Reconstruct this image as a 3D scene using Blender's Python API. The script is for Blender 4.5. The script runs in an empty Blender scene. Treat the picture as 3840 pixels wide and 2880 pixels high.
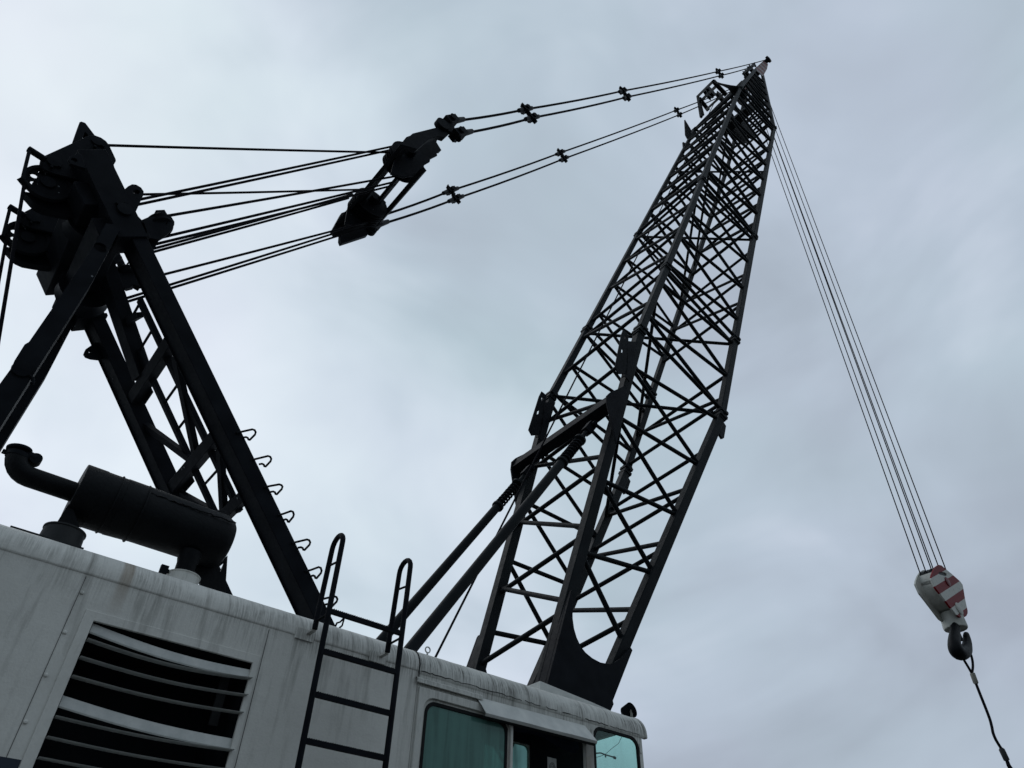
import bpy, bmesh, math, random
from mathutils import Vector, Matrix
random.seed(7)
V = Vector
sc = bpy.context.scene
COL = sc.collection

# ------------------------------------------------------------------ camera
RX = V((0.77679503, -0.62934613, 0.0226479))
RY = V((0.42748052, 0.50054375, -0.75280566))
RZ = V((0.46243906, 0.59445723, 0.65785311))
FPX = 2713.6
CAM = V((0.0, -5.13, 1.6))
cd = bpy.data.cameras.new('camera')
cd.sensor_width = 36.0
cd.lens = FPX / 3840 * 36.0
cd.clip_start = 0.05
cd.clip_end = 3000
cam = bpy.data.objects.new('camera', cd)
COL.objects.link(cam)
cam.matrix_world = Matrix(((RX.x, -RY.x, -RZ.x, CAM.x), (RX.y, -RY.y, -RZ.y, CAM.y), (RX.z, -RY.z, -RZ.z, CAM.z), (0, 0, 0, 1)))
sc.camera = cam

def ray(px, py):
    return RX * ((px - 1920) / FPX) + RY * ((py - 1440) / FPX) + RZ
def at(px, py, Y):
    """point of the vertical plane at depth Y"""
    d = ray(px, py)
    return CAM + d * ((Y - CAM.y) / d.y)

# ------------------------------------------------------------------ light
SUN = (ray(150, 250)).normalized()
sun_el = math.asin(SUN.z)
sun_az = math.atan2(SUN.x, SUN.y)
w = bpy.data.worlds.new('World')
sc.world = w
w.use_nodes = True
nt = w.node_tree
for n in list(nt.nodes): nt.nodes.remove(n)
def N(tree, typ, **kw):
    n = tree.nodes.new(typ)
    for k, v in kw.items():
        if hasattr(n, k): setattr(n, k, v)
    return n
def mth(tree, op, a, b=None, c=None, clamp=False):
    n = tree.nodes.new('ShaderNodeMath'); n.operation = op; n.use_clamp = clamp
    for i, x in enumerate((a, b, c)):
        if x is None: continue
        if isinstance(x, (int, float)): n.inputs[i].default_value = x
        else: tree.links.new(x, n.inputs[i])
    return n.outputs[0]
def mixc(tree, fac, a, b, mode='MIX'):
    n = tree.nodes.new('ShaderNodeMix'); n.data_type = 'RGBA'; n.blend_type = mode
    for s, x in ((n.inputs[0], fac), (n.inputs[6], a), (n.inputs[7], b)):
        if isinstance(x, (int, float)): s.default_value = x
        elif isinstance(x, (tuple, list)): s.default_value = (*x[:3], 1)
        else: tree.links.new(x, s)
    return n.outputs[2]
def ramp(tree, x, stops, interp='LINEAR'):
    n = tree.nodes.new('ShaderNodeValToRGB'); cr = n.color_ramp; cr.interpolation = interp
    while len(cr.elements) < len(stops): cr.elements.new(0.5)
    for e, (p, c) in zip(cr.elements, stops):
        e.position = p; e.color = (*c, 1) if isinstance(c, (tuple, list)) else (c, c, c, 1)
    tree.links.new(x, n.inputs[0])
    return n.outputs[0]
tc = N(nt, 'ShaderNodeTexCoord')
DIR = tc.outputs['Generated']
def lobe(px, py, lo, hi):
    d = ray(px, py).normalized()
    n = nt.nodes.new('ShaderNodeVectorMath'); n.operation = 'DOT_PRODUCT'
    nt.links.new(DIR, n.inputs[0]); n.inputs[1].default_value = d
    m = nt.nodes.new('ShaderNodeMapRange'); m.interpolation_type = 'SMOOTHERSTEP'
    m.inputs['From Min'].default_value = lo; m.inputs['From Max'].default_value = hi
    nt.links.new(n.outputs['Value'], m.inputs['Value'])
    return m.outputs[0]
def wnoise(scale, detail, rough, dist=0.0, off=(0, 0, 0)):
    mp = N(nt, 'ShaderNodeMapping'); nt.links.new(DIR, mp.inputs[0]); mp.inputs['Location'].default_value = off
    mp.inputs['Scale'].default_value = (1, 1, 1.6)
    n = N(nt, 'ShaderNodeTexNoise'); nt.links.new(mp.outputs[0], n.inputs['Vector'])
    n.inputs['Scale'].default_value = scale; n.inputs['Detail'].default_value = detail
    n.inputs['Roughness'].default_value = rough; n.inputs['Distortion'].default_value = dist
    return n.outputs['Fac']
b = mth(nt, 'MULTIPLY', lobe(-250, 800, 0.80, 1.0), 0.50)
b = mth(nt, 'ADD', b, mth(nt, 'MULTIPLY', lobe(1250, 2050, 0.915, 1.0), 0.36))
b = mth(nt, 'ADD', b, mth(nt, 'MULTIPLY', lobe(3500, 200, 0.96, 1.0), 0.13))
b = mth(nt, 'SUBTRACT', b, mth(nt, 'MULTIPLY', lobe(3900, 2900, 0.84, 1.0), 0.16))
b = mth(nt, 'SUBTRACT', b, mth(nt, 'MULTIPLY', lobe(1520, 1230, 0.975, 1.0), 0.10))
n1 = wnoise(2.6, 4, 0.5, 0.5, (3.1, 0.4, 1.7))
n3 = wnoise(1.9, 2, 0.4, 0.2, (7.7, 2.2, 0.3))
n2 = wnoise(5.5, 3, 0.45, 0.5, (0.2, 5.4, 2.0))
b = mth(nt, 'ADD', b, mth(nt, 'MULTIPLY', mth(nt, 'SUBTRACT', n1, 0.5), 1.15))
b = mth(nt, 'ADD', b, mth(nt, 'MULTIPLY', mth(nt, 'SUBTRACT', n2, 0.5), 0.26))
b = mth(nt, 'ADD', b, 0.31, clamp=True)
clouds = ramp(nt, b, [(0.0, (0.375, 0.442, 0.505)), (0.33, (0.480, 0.574, 0.652)), (0.62, (0.628, 0.718, 0.800)), (1.0, (0.775, 0.868, 0.925))])
clouds = mixc(nt, ramp(nt, n3, [(0.36, 0.0), (0.62, 1.0)]), mixc(nt, 1.0, clouds, (0.975, 1.005, 0.995), 'MULTIPLY'), mixc(nt, 1.0, clouds, (1.03, 0.99, 1.035), 'MULTIPLY'))
# unseen low sky behind the viewer, dimmed on purpose to darken undersides
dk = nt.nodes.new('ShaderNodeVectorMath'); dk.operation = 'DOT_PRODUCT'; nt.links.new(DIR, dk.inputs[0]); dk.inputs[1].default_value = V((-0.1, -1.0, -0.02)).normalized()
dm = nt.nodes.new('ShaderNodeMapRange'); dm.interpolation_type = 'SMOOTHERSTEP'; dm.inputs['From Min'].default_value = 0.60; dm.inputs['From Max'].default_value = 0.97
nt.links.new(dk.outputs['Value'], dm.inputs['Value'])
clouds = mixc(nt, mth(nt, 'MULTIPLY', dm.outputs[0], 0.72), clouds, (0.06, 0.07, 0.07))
sky = N(nt, 'ShaderNodeTexSky', sky_type='NISHITA')
sky.sun_disc = False
sky.sun_elevation = sun_el
sky.sun_rotation = sun_az
sky.dust_density = 3.0
ten = nt.nodes.new('ShaderNodeVectorMath'); ten.operation = 'SCALE'; ten.inputs['Scale'].default_value = 10.0
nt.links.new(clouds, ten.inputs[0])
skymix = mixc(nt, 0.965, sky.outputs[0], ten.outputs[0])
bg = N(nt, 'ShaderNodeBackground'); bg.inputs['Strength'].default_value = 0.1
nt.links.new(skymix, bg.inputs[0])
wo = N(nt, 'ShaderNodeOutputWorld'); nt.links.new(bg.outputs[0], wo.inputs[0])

sl = bpy.data.lights.new('sun', 'SUN')
sl.energy = 0.5; sl.angle = math.radians(40); sl.color = (1.0, 0.985, 0.965)
so = bpy.data.objects.new('sun', sl); COL.objects.link(so)
so.rotation_euler = SUN.to_track_quat('Z', 'Y').to_euler()
so.location = (0, 0, 60)

vs = sc.view_settings
vs.view_transform = 'Standard'; vs.look = 'None'; vs.exposure = 0.0; vs.gamma = 1.0
vs.use_curve_mapping = False
sc.cycles.max_bounces = 8
sc.cycles.transparent_max_bounces = 12

# ------------------------------------------------------------------ materials
def new_mat(name):
    m = bpy.data.materials.new(name); m.use_nodes = True
    t = m.node_tree; bs = t.nodes['Principled BSDF']
    return m, t, bs
def tnoise(t, scale, detail=4, rough=0.55, vec=None, dist=0.0):
    n = t.nodes.new('ShaderNodeTexNoise'); n.inputs['Scale'].default_value = scale
    n.inputs['Detail'].default_value = detail; n.inputs['Roughness'].default_value = rough
    n.inputs['Distortion'].default_value = dist
    if vec is None:
        c = t.nodes.new('ShaderNodeTexCoord'); vec = c.outputs['Object']
    t.links.new(vec, n.inputs['Vector'])
    return n.outputs['Fac']
def bumpn(t, bs, h, strength, dist=0.01):
    b_ = t.nodes.new('ShaderNodeBump'); b_.inputs['Strength'].default_value = strength
    b_.inputs['Distance'].default_value = dist
    t.links.new(h, b_.inputs['Height']); t.links.new(b_.outputs[0], bs.inputs['Normal'])
def steel(name, c0, c1, rough=0.5, spec=0.25, bump=0.15, scale=5.0, fleck=0.0):
    m, t, bs = new_mat(name)
    f = tnoise(t, scale, 6, 0.65)
    col = ramp(t, f, [(0.35, c0), (0.7, c1)])
    if fleck:
        vo = t.nodes.new('ShaderNodeTexVoronoi'); vo.inputs['Scale'].default_value = 4.5
        tc_ = t.nodes.new('ShaderNodeTexCoord'); t.links.new(tc_.outputs['Object'], vo.inputs['Vector'])
        rnd_ = t.nodes.new('ShaderNodeSeparateColor'); t.links.new(vo.outputs['Color'], rnd_.inputs[0])
        spot = mth(t, 'MULTIPLY', mth(t, 'LESS_THAN', vo.outputs['Distance'], 0.045), mth(t, 'GREATER_THAN', rnd_.outputs[0], 0.55))
        col = mixc(t, mth(t, 'MULTIPLY', spot, fleck), col, (0.22, 0.24, 0.26))
    t.links.new(col, bs.inputs['Base Color'])
    bs.inputs['Specular IOR Level'].default_value = spec
    r = tnoise(t, scale * 4, 4, 0.6)
    t.links.new(mth(t, 'MULTIPLY_ADD', r, 0.35, rough - 0.17), bs.inputs['Roughness'])
    if bump: bumpn(t, bs, tnoise(t, scale * 9, 4, 0.6), bump, 0.004)
    return m
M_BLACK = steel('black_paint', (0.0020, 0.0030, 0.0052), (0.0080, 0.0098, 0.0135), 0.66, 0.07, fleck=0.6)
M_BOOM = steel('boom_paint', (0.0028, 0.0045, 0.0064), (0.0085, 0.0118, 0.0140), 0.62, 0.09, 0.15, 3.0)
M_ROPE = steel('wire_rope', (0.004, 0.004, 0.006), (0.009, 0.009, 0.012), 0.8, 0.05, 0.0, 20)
M_IRON = steel('cast_iron', (0.008, 0.010, 0.012), (0.022, 0.024, 0.025), 0.6, 0.25, 0.3, 9)
M_FERR = steel('ferrule_metal', (0.16, 0.16, 0.14), (0.24, 0.235, 0.2), 0.55, 0.3, 0.2, 30)
M_MUFF = steel('muffler_rust_black', (0.0020, 0.0030, 0.0045), (0.0065, 0.0078, 0.0092), 0.55, 0.10, 1.0, 3.6, fleck=0.4)
M_RUBBER = steel('rubber', (0.008, 0.009, 0.010), (0.014, 0.015, 0.016), 0.8, 0.15, 0.0, 10)

def painted_white(name, base=(0.60, 0.60, 0.565), streak=0.85, edge_z=None):
    """chalky off-white paint with rain streaks running down from the roof edge"""
    m, t, bs = new_mat(name)
    c = t.nodes.new('ShaderNodeTexCoord')
    g = t.nodes.new('ShaderNodeNewGeometry')
    pos = g.outputs['Position']
    sx = t.nodes.new('ShaderNodeSeparateXYZ'); t.links.new(pos, sx.inputs[0])
    X, Y, Z = sx.outputs
    def stretch(sx_, sz_, scale, detail, rough, off=0.0, dist=0.0):
        cmb = t.nodes.new('ShaderNodeCombineXYZ')
        t.links.new(mth(t, 'MULTIPLY', X, sx_), cmb.inputs[0])
        t.links.new(mth(t, 'MULTIPLY', Y, sx_ * 0.02), cmb.inputs[1])
        t.links.new(mth(t, 'MULTIPLY_ADD', Z, sz_, off), cmb.inputs[2])
        return tnoise(t, scale, detail, rough, cmb.outputs[0], dist)
    s1 = stretch(1.0, 0.050, 92, 4, 0.7)            # fine dense streaks
    s2 = stretch(1.0, 0.10, 13, 4, 0.6, 3.0, 0.2)   # broad runs
    big = tnoise(t, 1.3, 4, 0.55, pos)
    up = t.nodes.new('ShaderNodeMapRange'); up.inputs['From Min'].default_value = 2.9; up.inputs['From Max'].default_value = 3.86
    t.links.new(Z, up.inputs['Value'])
    # dirt shows most on the curved eave, thinning downwards
    ev = t.nodes.new('ShaderNodeMapRange'); ev.inputs['From Min'].default_value = 3.45; ev.inputs['From Max'].default_value = 3.74
    t.links.new(Z, ev.inputs['Value'])
    xr = t.nodes.new('ShaderNodeMapRange'); xr.inputs['From Min'].default_value = 0.6; xr.inputs['From Max'].default_value = 3.2
    xr.inputs['To Min'].default_value = 0.45; xr.inputs['To Max'].default_value = 1.0
    t.links.new(X, xr.inputs['Value'])
    f1 = ramp(t, s1, [(0.43, 0.0), (0.60, 1.0)])
    tp = t.nodes.new('ShaderNodeMapRange'); tp.inputs['From Min'].default_value = 3.80; tp.inputs['From Max'].default_value = 3.895
    tp.inputs['To Min'].default_value = 1.0; tp.inputs['To Max'].default_value = 0.15
    t.links.new(Z, tp.inputs['Value'])
    cl = t.nodes.new('ShaderNodeCombineXYZ'); t.links.new(X, cl.inputs[0]); t.links.new(mth(t, 'MULTIPLY', Z, 1.2), cl.inputs[2])
    patch = ramp(t, tnoise(t, 3.4, 4, 0.6, cl.outputs[0], 0.4), [(0.36, 0.12), (0.62, 1.0)])
    f1 = mth(t, 'MULTIPLY', mth(t, 'MULTIPLY', f1, mth(t, 'MULTIPLY', patch, tp.outputs[0])), 1.0)
    f1 = mth(t, 'MULTIPLY', mth(t, 'MULTIPLY', f1, ev.outputs[0]), mth(t, 'MULTIPLY', xr.outputs[0], streak))
    f2 = ramp(t, s2, [(0.53, 0.0), (0.70, 1.0)])
    f2 = mth(t, 'MULTIPLY', f2, mth(t, 'MULTIPLY_ADD', up.outputs[0], 0.55, 0.22))
    col = mixc(t, ramp(t, big, [(0.3, 0.0), (0.75, 1.0)]), base, tuple(x * 0.86 for x in base))
    fine = tnoise(t, 60, 3, 0.6, pos)
    col = mixc(t, mth(t, 'MULTIPLY', ramp(t, fine, [(0.4, 0.0), (0.8, 1.0)]), 0.12), col, (0.20, 0.21, 0.20))
    col = mixc(t, mth(t, 'MULTIPLY', f2, streak), col, (0.115, 0.115, 0.10))
    col = mixc(t, f1, col, (0.060, 0.060, 0.052))
    # a few rust runs
    s3 = stretch(1.0, 0.03, 4.3, 2, 0.5, 11.0)
    rr = mth(t, 'MULTIPLY', ramp(t, s3, [(0.69, 0.0), (0.74, 1.0)]), mth(t, 'MULTIPLY', ev.outputs[0], 0.5))
    col = mixc(t, rr, col, (0.16, 0.095, 0.04))
    t.links.new(col, bs.inputs['Base Color'])
    bs.inputs['Roughness'].default_value = 0.55
    bs.inputs['Specular IOR Level'].default_value = 0.3
    bumpn(t, bs, mth(t, 'ADD', tnoise(t, 3.2, 3, 0.5, pos), mth(t, 'MULTIPLY', fine, 0.12)), 0.45, 0.03)
    return m
M_WHITE = painted_white('weathered_white_paint')
M_CABW = painted_white('weathered_cab_paint', (0.565, 0.57, 0.535), 0.95)
M_SHEET = steel('bare_white_sheet', (0.43, 0.445, 0.43), (0.57, 0.58, 0.55), 0.5, 0.3, 0.1, 7)
M_SLAT = steel('louvre_paint', (0.42, 0.44, 0.43), (0.56, 0.57, 0.55), 0.55, 0.3, 0.1, 9)
M_NAVY = steel('navy_paint', (0.012, 0.020, 0.034), (0.02, 0.03, 0.05), 0.5, 0.3, 0.05)
M_DARKIN = steel('dark_interior', (0.008, 0.010, 0.013), (0.016, 0.018, 0.022), 0.8, 0.1, 0.0)
M_HEAD = steel('navy_headliner', (0.012, 0.016, 0.031), (0.02, 0.026, 0.042), 0.8, 0.1, 0.1)
M_POST = steel('worn_post_paint', (0.20, 0.18, 0.15), (0.36, 0.36, 0.34), 0.6, 0.2, 0.2, 6)
M_PAPER = steel('paper', (0.26, 0.27, 0.26), (0.36, 0.37, 0.35), 0.8, 0.1, 0.0, 20)
M_RED = steel('red_paint', (0.07, 0.006, 0.011), (0.16, 0.010, 0.016), 0.5, 0.3, 0.1, 8)
M_BWHITE = steel('block_white_paint', (0.34, 0.35, 0.32), (0.47, 0.475, 0.44), 0.55, 0.2, 0.15, 8)

def glass(name, tint, film, film_fac, rough=0.03):
    m, t, bs = new_mat(name)
    t.nodes.remove(bs)
    out = t.nodes['Material Output']
    tr = t.nodes.new('ShaderNodeBsdfTransparent'); tr.inputs[0].default_value = (*tint, 1)
    gl = t.nodes.new('ShaderNodeBsdfGlossy'); gl.inputs['Roughness'].default_value = rough
    gl.inputs[0].default_value = (0.75, 0.95, 0.9, 1)
    df = t.nodes.new('ShaderNodeBsdfDiffuse')
    g = t.nodes.new('ShaderNodeNewGeometry')
    sx = t.nodes.new('ShaderNodeSeparateXYZ'); t.links.new(g.outputs['Position'], sx.inputs[0])
    cmb = t.nodes.new('ShaderNodeCombineXYZ')
    t.links.new(mth(t, 'MULTIPLY', mth(t, 'ADD', sx.outputs[0], sx.outputs[1]), 1.0), cmb.inputs[0])
    t.links.new(mth(t, 'MULTIPLY', sx.outputs[2], 0.08), cmb.inputs[2])
    st = tnoise(t, 12, 3, 0.6, cmb.outputs[0], 0.3)
    blot = tnoise(t, 9, 5, 0.65, g.outputs['Position'])
    dirt = mth(t, 'ADD', mth(t, 'MULTIPLY', ramp(t, st, [(0.4, 0.0), (0.62, 1.0)]), 0.6), mth(t, 'MULTIPLY', blot, 0.5))
    t.links.new(mixc(t, dirt, film, tuple(x * 0.30 for x in film)), df.inputs[0])
    m1 = t.nodes.new('ShaderNodeMixShader'); fwd = mth(t, 'SUBTRACT', 1.0, g.outputs['Backfacing'])
    t.links.new(mth(t, 'MULTIPLY', fwd, mth(t, 'MULTIPLY_ADD', dirt, film_fac * 0.6, film_fac * 0.7)), m1.inputs[0])
    t.links.new(tr.outputs[0], m1.inputs[1]); t.links.new(df.outputs[0], m1.inputs[2])
    fr = t.nodes.new('ShaderNodeFresnel'); fr.inputs[0].default_value = 1.45
    m2 = t.nodes.new('ShaderNodeMixShader'); t.links.new(mth(t, 'MULTIPLY', fr.outputs[0], fwd), m2.inputs[0])
    t.links.new(m1.outputs[0], m2.inputs[1]); t.links.new(gl.outputs[0], m2.inputs[2])
    t.links.new(m2.outputs[0], out.inputs[0])
    return m
M_GLASS_DIRTY = glass('dirty_green_glass', (0.5, 0.7, 0.66), (0.16, 0.36, 0.315), 0.64, 0.12)
M_GLASS = glass('green_tinted_glass', (0.78, 0.945, 0.905), (0.18, 0.36, 0.33), 0.12)
M_GLASS_CLEAR = glass('clear_windscreen_glass', (0.88, 0.97, 0.955), (0.2, 0.3, 0.3), 0.06)

# ------------------------------------------------------------------ geometry
class MB:
    """collects shapes into one mesh (world coordinates)"""
    def __init__(s): s.v = []; s.f = []; s.m = []; s.cur = 0
    def add(s, vs_, fs):
        o = len(s.v); s.v += [V(p) for p in vs_]; s.f += [tuple(i + o for i in f) for f in fs]; s.m += [s.cur] * len(fs)
        return s
    def bar(s, p0, p1, wid, hei, up=V((0, 0, 1)), taper=1.0):
        p0 = V(p0); p1 = V(p1); d = (p1 - p0).normalized()
        a = d.cross(V(up))
        if a.length < 1e-4: a = d.cross(V((1, 0, 0)))
        a.normalize(); c = a.cross(d)
        vs_ = []
        for p, k in ((p0, 1), (p1, taper)):
            for i, j in ((-1, -1), (1, -1), (1, 1), (-1, 1)):
                vs_.append(p + a * (i * wid / 2 * k) + c * (j * hei / 2 * k))
        return s.add(vs_, [(3, 2, 1, 0), (4, 5, 6, 7), (0, 1, 5, 4), (1, 2, 6, 5), (2, 3, 7, 6), (3, 0, 4, 7)])
    def box(s, lo, hi):
        x0, y0, z0 = lo; x1, y1, z1 = hi
        return s.add([(x0, y0, z0), (x1, y0, z0), (x1, y1, z0), (x0, y1, z0), (x0, y0, z1), (x1, y0, z1), (x1, y1, z1), (x0, y1, z1)],
                     [(3, 2, 1, 0), (4, 5, 6, 7), (0, 1, 5, 4), (1, 2, 6, 5), (2, 3, 7, 6), (3, 0, 4, 7)])
    def tube(s, pts, r, n=10, caps=True, closed=False):
        pts = [V(p) for p in pts]; m = len(pts); rs = r if isinstance(r, (list, tuple)) else [r] * m
        vs_ = []; u = None
        for i, p in enumerate(pts):
            if closed: d = pts[(i + 1) % m] - pts[i - 1]
            else: d = (pts[min(i + 1, m - 1)] - pts[max(i - 1, 0)])
            d.normalize()
            if u is None:
                u = d.cross(V((0.13, 0.2, 0.97)))
                if u.length < 0.1: u = d.cross(V((1, 0, 0)))
            u = (u - d * u.dot(d)).normalized(); q = d.cross(u)
            for k in range(n):
                a = 2 * math.pi * k / n
                vs_.append(p + (u * math.cos(a) + q * math.sin(a)) * rs[i])
        fs = []
        rng = m if closed else m - 1
        for i in range(rng):
            j = (i + 1) % m
            for k in range(n):
                k2 = (k + 1) % n
                fs.append((i * n + k, i * n + k2, j * n + k2, j * n + k))
        if caps and not closed:
            fs.append(tuple(range(n - 1, -1, -1))); fs.append(tuple((m - 1) * n + k for k in range(n)))
        return s.add(vs_, fs)
    def cyl(s, p0, p1, r, n=16, r1=None):
        return s.tube([p0, p1], [r, r if r1 is None else r1], n)
    def lathe(s, p, axis, prof, n=28):
        """profile of (distance along axis, radius) turned about the axis through p"""
        axis = V(axis).normalized(); u = axis.cross(V((0.3, 0.1, 0.9)))
        if u.length < 0.1: u = axis.cross(V((1, 0, 0)))
        u.normalize(); q = axis.cross(u); vs_ = []; m = len(prof)
        for a_, r in prof:
            for k in range(n):
                t_ = 2 * math.pi * k / n
                vs_.append(V(p) + axis * a_ + (u * math.cos(t_) + q * math.sin(t_)) * max(r, 1e-4))
        fs = [(i * n + k, i * n + (k + 1) % n, (i + 1) * n + (k + 1) % n, (i + 1) * n + k) for i in range(m - 1) for k in range(n)]
        fs.append(tuple(range(n - 1, -1, -1))); fs.append(tuple((m - 1) * n + k for k in range(n)))
        return s.add(vs_, fs)
    def plate(s, outer, ext, holes=()):
        """polygon (with holes) extruded by the vector ext"""
        bm = bmesh.new(); ext = V(ext)
        for loop in [outer] + list(holes):
            vv = [bm.verts.new(V(p)) for p in loop]
            for i in range(len(vv)): bm.edges.new((vv[i], vv[(i + 1) % len(vv)]))
        bmesh.ops.triangle_fill(bm, use_beauty=True, use_dissolve=False, edges=bm.edges[:])
        fr = bm.faces[:]
        be = [e for e in bm.edges if len(e.link_faces) == 1]
        vmap = {}
        vs0 = bm.verts[:]
        idx = {v: i for i, v in enumerate(vs0)}; n = len(vs0)
        vs_ = [v.co.copy() for v in vs0] + [v.co + ext for v in vs0]
        fs = []
        for f in fr:
            ii = [idx[v] for v in f.verts]
            fs.append(tuple(ii)); fs.append(tuple(i + n for i in reversed(ii)))
        for e in be:
            a, c = idx[e.verts[0]], idx[e.verts[1]]
            fs.append((a, c, c + n, a + n))
        bm.free()
        return s.add(vs_, fs)
    def strip(s, rows, thick=None):
        """grid of points; thick = vector or None"""
        m = len(rows[0]); n = len(rows)
        vs_ = [V(p) for r in rows for p in r]
        fs = [(i * m + k, i * m + k + 1, (i + 1) * m + k + 1, (i + 1) * m + k) for i in range(n - 1) for k in range(m - 1)]
        if thick is not None:
            o = len(vs_); vs_ += [p + V(thick) for p in vs_]
            fs += [tuple(o + i for i in reversed(f)) for f in fs]
            rim = [k for k in range(m)] + [i * m + m - 1 for i in range(1, n)] + [(n - 1) * m + k for k in range(m - 2, -1, -1)] + [i * m for i in range(n - 2, 0, -1)]
            for a, c in zip(rim, rim[1:] + rim[:1]): fs.append((a, c, c + o, a + o))
        return s.add(vs_, fs)
    def build(s, name, mat, root=None, base=None, bevel=0.0, angle=38):
        if base is None: base = V(root['_base']) if root is not None else V((0, 0, 0))
        me = bpy.data.meshes.new(name)
        me.from_pydata([p - base for p in s.v], [], s.f)
        for mm in (mat if isinstance(mat, (list, tuple)) else [mat]): me.materials.append(mm)
        if isinstance(mat, (list, tuple)): me.polygons.foreach_set('material_index', s.m)
        bm = bmesh.new(); bm.from_mesh(me); bmesh.ops.recalc_face_normals(bm, faces=bm.faces[:]); bm.to_mesh(me); bm.free()
        me.polygons.foreach_set('use_smooth', [True] * len(me.polygons))
        me.set_sharp_from_angle(angle=math.radians(angle))
        o = bpy.data.objects.new(name, me); COL.objects.link(o)
        if root is not None:
            o.parent = root; o['_base'] = tuple(base)
        else:
            o.location = base; o['_base'] = tuple(base)
        if bevel:
            bv = o.modifiers.new('bevel', 'BEVEL'); bv.width = bevel; bv.segments = 2; bv.limit_method = 'ANGLE'
        return o
def thing(name, base, label, cat, group=None):
    o = bpy.data.objects.new(name, None); COL.objects.link(o)
    o.location = base; o['_base'] = tuple(base); o.empty_display_size = 0.3
    return tag(o, label, cat, group)
def tag(o, label, cat, group=None):
    o['label'] = label; o['category'] = cat
    if group: o['group'] = group
    return o
def ell(c, u, v, n=20, a0=0.0, a1=2 * math.pi, closed=True):
    m = n if closed else n + 1
    return [V(c) + V(u) * math.cos(a0 + (a1 - a0) * i / n) + V(v) * math.sin(a0 + (a1 - a0) * i / n) for i in range(m)]
def lerp(a, c, t): return V(a) * (1 - t) + V(c) * t
def crop(x0, y0, k): return lambda x, y, Y: at(x0 + x * k, y0 + y * k, Y)
AX = V((1, 0, 0)); AY = V((0, 1, 0)); AZ = V((0, 0, 1))

# ------------------------------------------------------------------ ground
def gmat():
    m, t, bs = new_mat('packed_gravel_ground')
    f = tnoise(t, 0.8, 8, 0.65)
    t.links.new(ramp(t, f, [(0.3, (0.045, 0.045, 0.042)), (0.7, (0.09, 0.087, 0.08))]), bs.inputs['Base Color'])
    bs.inputs['Roughness'].default_value = 0.9
    bumpn(t, bs, tnoise(t, 30, 5, 0.7), 0.5, 0.03)
    return m
g = MB(); S = 900
g.add([(-S, -S, 0), (S, -S, 0), (S, S, 0), (-S, S, 0)], [(0, 1, 2, 3)])
go = g.build('ground', gmat(), base=V((0, 0, 0))); go['kind'] = 'structure'

# ------------------------------------------------------------------ machinery house
ZF = 3.706; RR = 0.20; HX0 = -3.2; HX1 = 3.118; HY1 = 3.3
house = thing('machinery_house', (0.0, 1.65, 1.1), 'large off-white steel machinery house with rain streaked rounded roof edge and broken louvre vent', 'machinery house')
LX0, LX1, LZ0, LZ1 = 0.700, 1.765, 2.36, 3.420
mb = MB()
mb.plate([(HX0, 0, 1.1), (HX1, 0, 1.1), (HX1, 0, ZF), (HX0, 0, ZF)], (0, 0.012, 0), [[(LX0, 0, LZ0), (LX1, 0, LZ0), (LX1, 0, LZ1), (LX0, 0, LZ1)]])
mb.box((HX0 + 0.01, HY1 - 0.012, 1.1), (HX1 - 0.01, HY1, ZF - 0.005))
mb.box((HX0, 0.0125, 1.1), (HX0 + 0.012, HY1, ZF - 0.002)); mb.box((HX1 - 0.012, 0.0125, 1.1), (HX1, HY1, ZF - 0.002))
mb.box((HX0 + 0.02, 0.02, 1.12), (HX1 - 0.02, HY1 - 0.02, 1.16))
mb.build('wall', M_WHITE, house)
# cover strip, raised panel border round the vent, seams
def eave(x0, x1, mat, root, name, y1, zf=ZF, lap=0.028, dent=0.0, seed=1):
    rnd = random.Random(seed); rows = []; nx = max(2, int((x1 - x0) / 0.06))
    for i in range(nx + 1):
        x = x0 + (x1 - x0) * i / nx; r = []
        dd = dent * (rnd.random() - 0.5)
        r.append((x, -0.006, zf - lap + dd * 0.6)); r.append((x, -0.006, zf))
        for k in range(1, 9):
            a = math.pi / 2 * k / 8
            r.append((x, -0.006 + RR * (1 - math.cos(a)), zf + RR * math.sin(a) + dd * 0.3))
        r.append((x, 0.55, zf + RR + 0.012)); r.append((x, y1, zf + RR + 0.03))
        rows.append(r)
    return MB().strip(rows, (0, 0.006, -0.006)).build(name, mat, root, angle=50)
eave(HX0 - 0.02, HX1, M_WHITE, house, 'roof', HY1 + 0.02, lap=0.012, dent=0.004)
mb = MB()
bx0, bx1, bz1 = 0.635, 1.806, 3.478
mb.plate([(bx0, -0.008, 2.2), (bx1, -0.008, 2.2), (bx1, -0.008, bz1), (bx0, -0.008, bz1)], (0, 0.008, 0), [[(LX0, -0.008, LZ0), (LX1, -0.008, LZ0), (LX1, -0.008, LZ1), (LX0, -0.008, LZ1)]])
vent = mb.build('louvre_vent', M_WHITE, house, bevel=0.003)
mb = MB()   # reveal of the opening and the dark radiator chamber behind it
mb.box((LX0 - 0.02, 0.0125, LZ0), (LX0 - 0.008, 0.7, LZ1)); mb.box((LX1 + 0.008, 0.0125, LZ0), (LX1 + 0.02, 0.7, LZ1))
mb.box((LX0 - 0.02, 0.0125, LZ1 + 0.01), (LX1 + 0.02, 0.7, LZ1 + 0.02)); mb.box((LX0 - 0.02, 0.7, LZ0), (LX1 + 0.02, 0.712, LZ1 + 0.02))
mb.build('vent_chamber', M_DARKIN, vent)
MB().bar((1.66, 0.16, 3.02), (1.66, 0.16, 3.40), 0.02, 0.06, AX).build('linkage_bar', M_IRON, vent)
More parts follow.
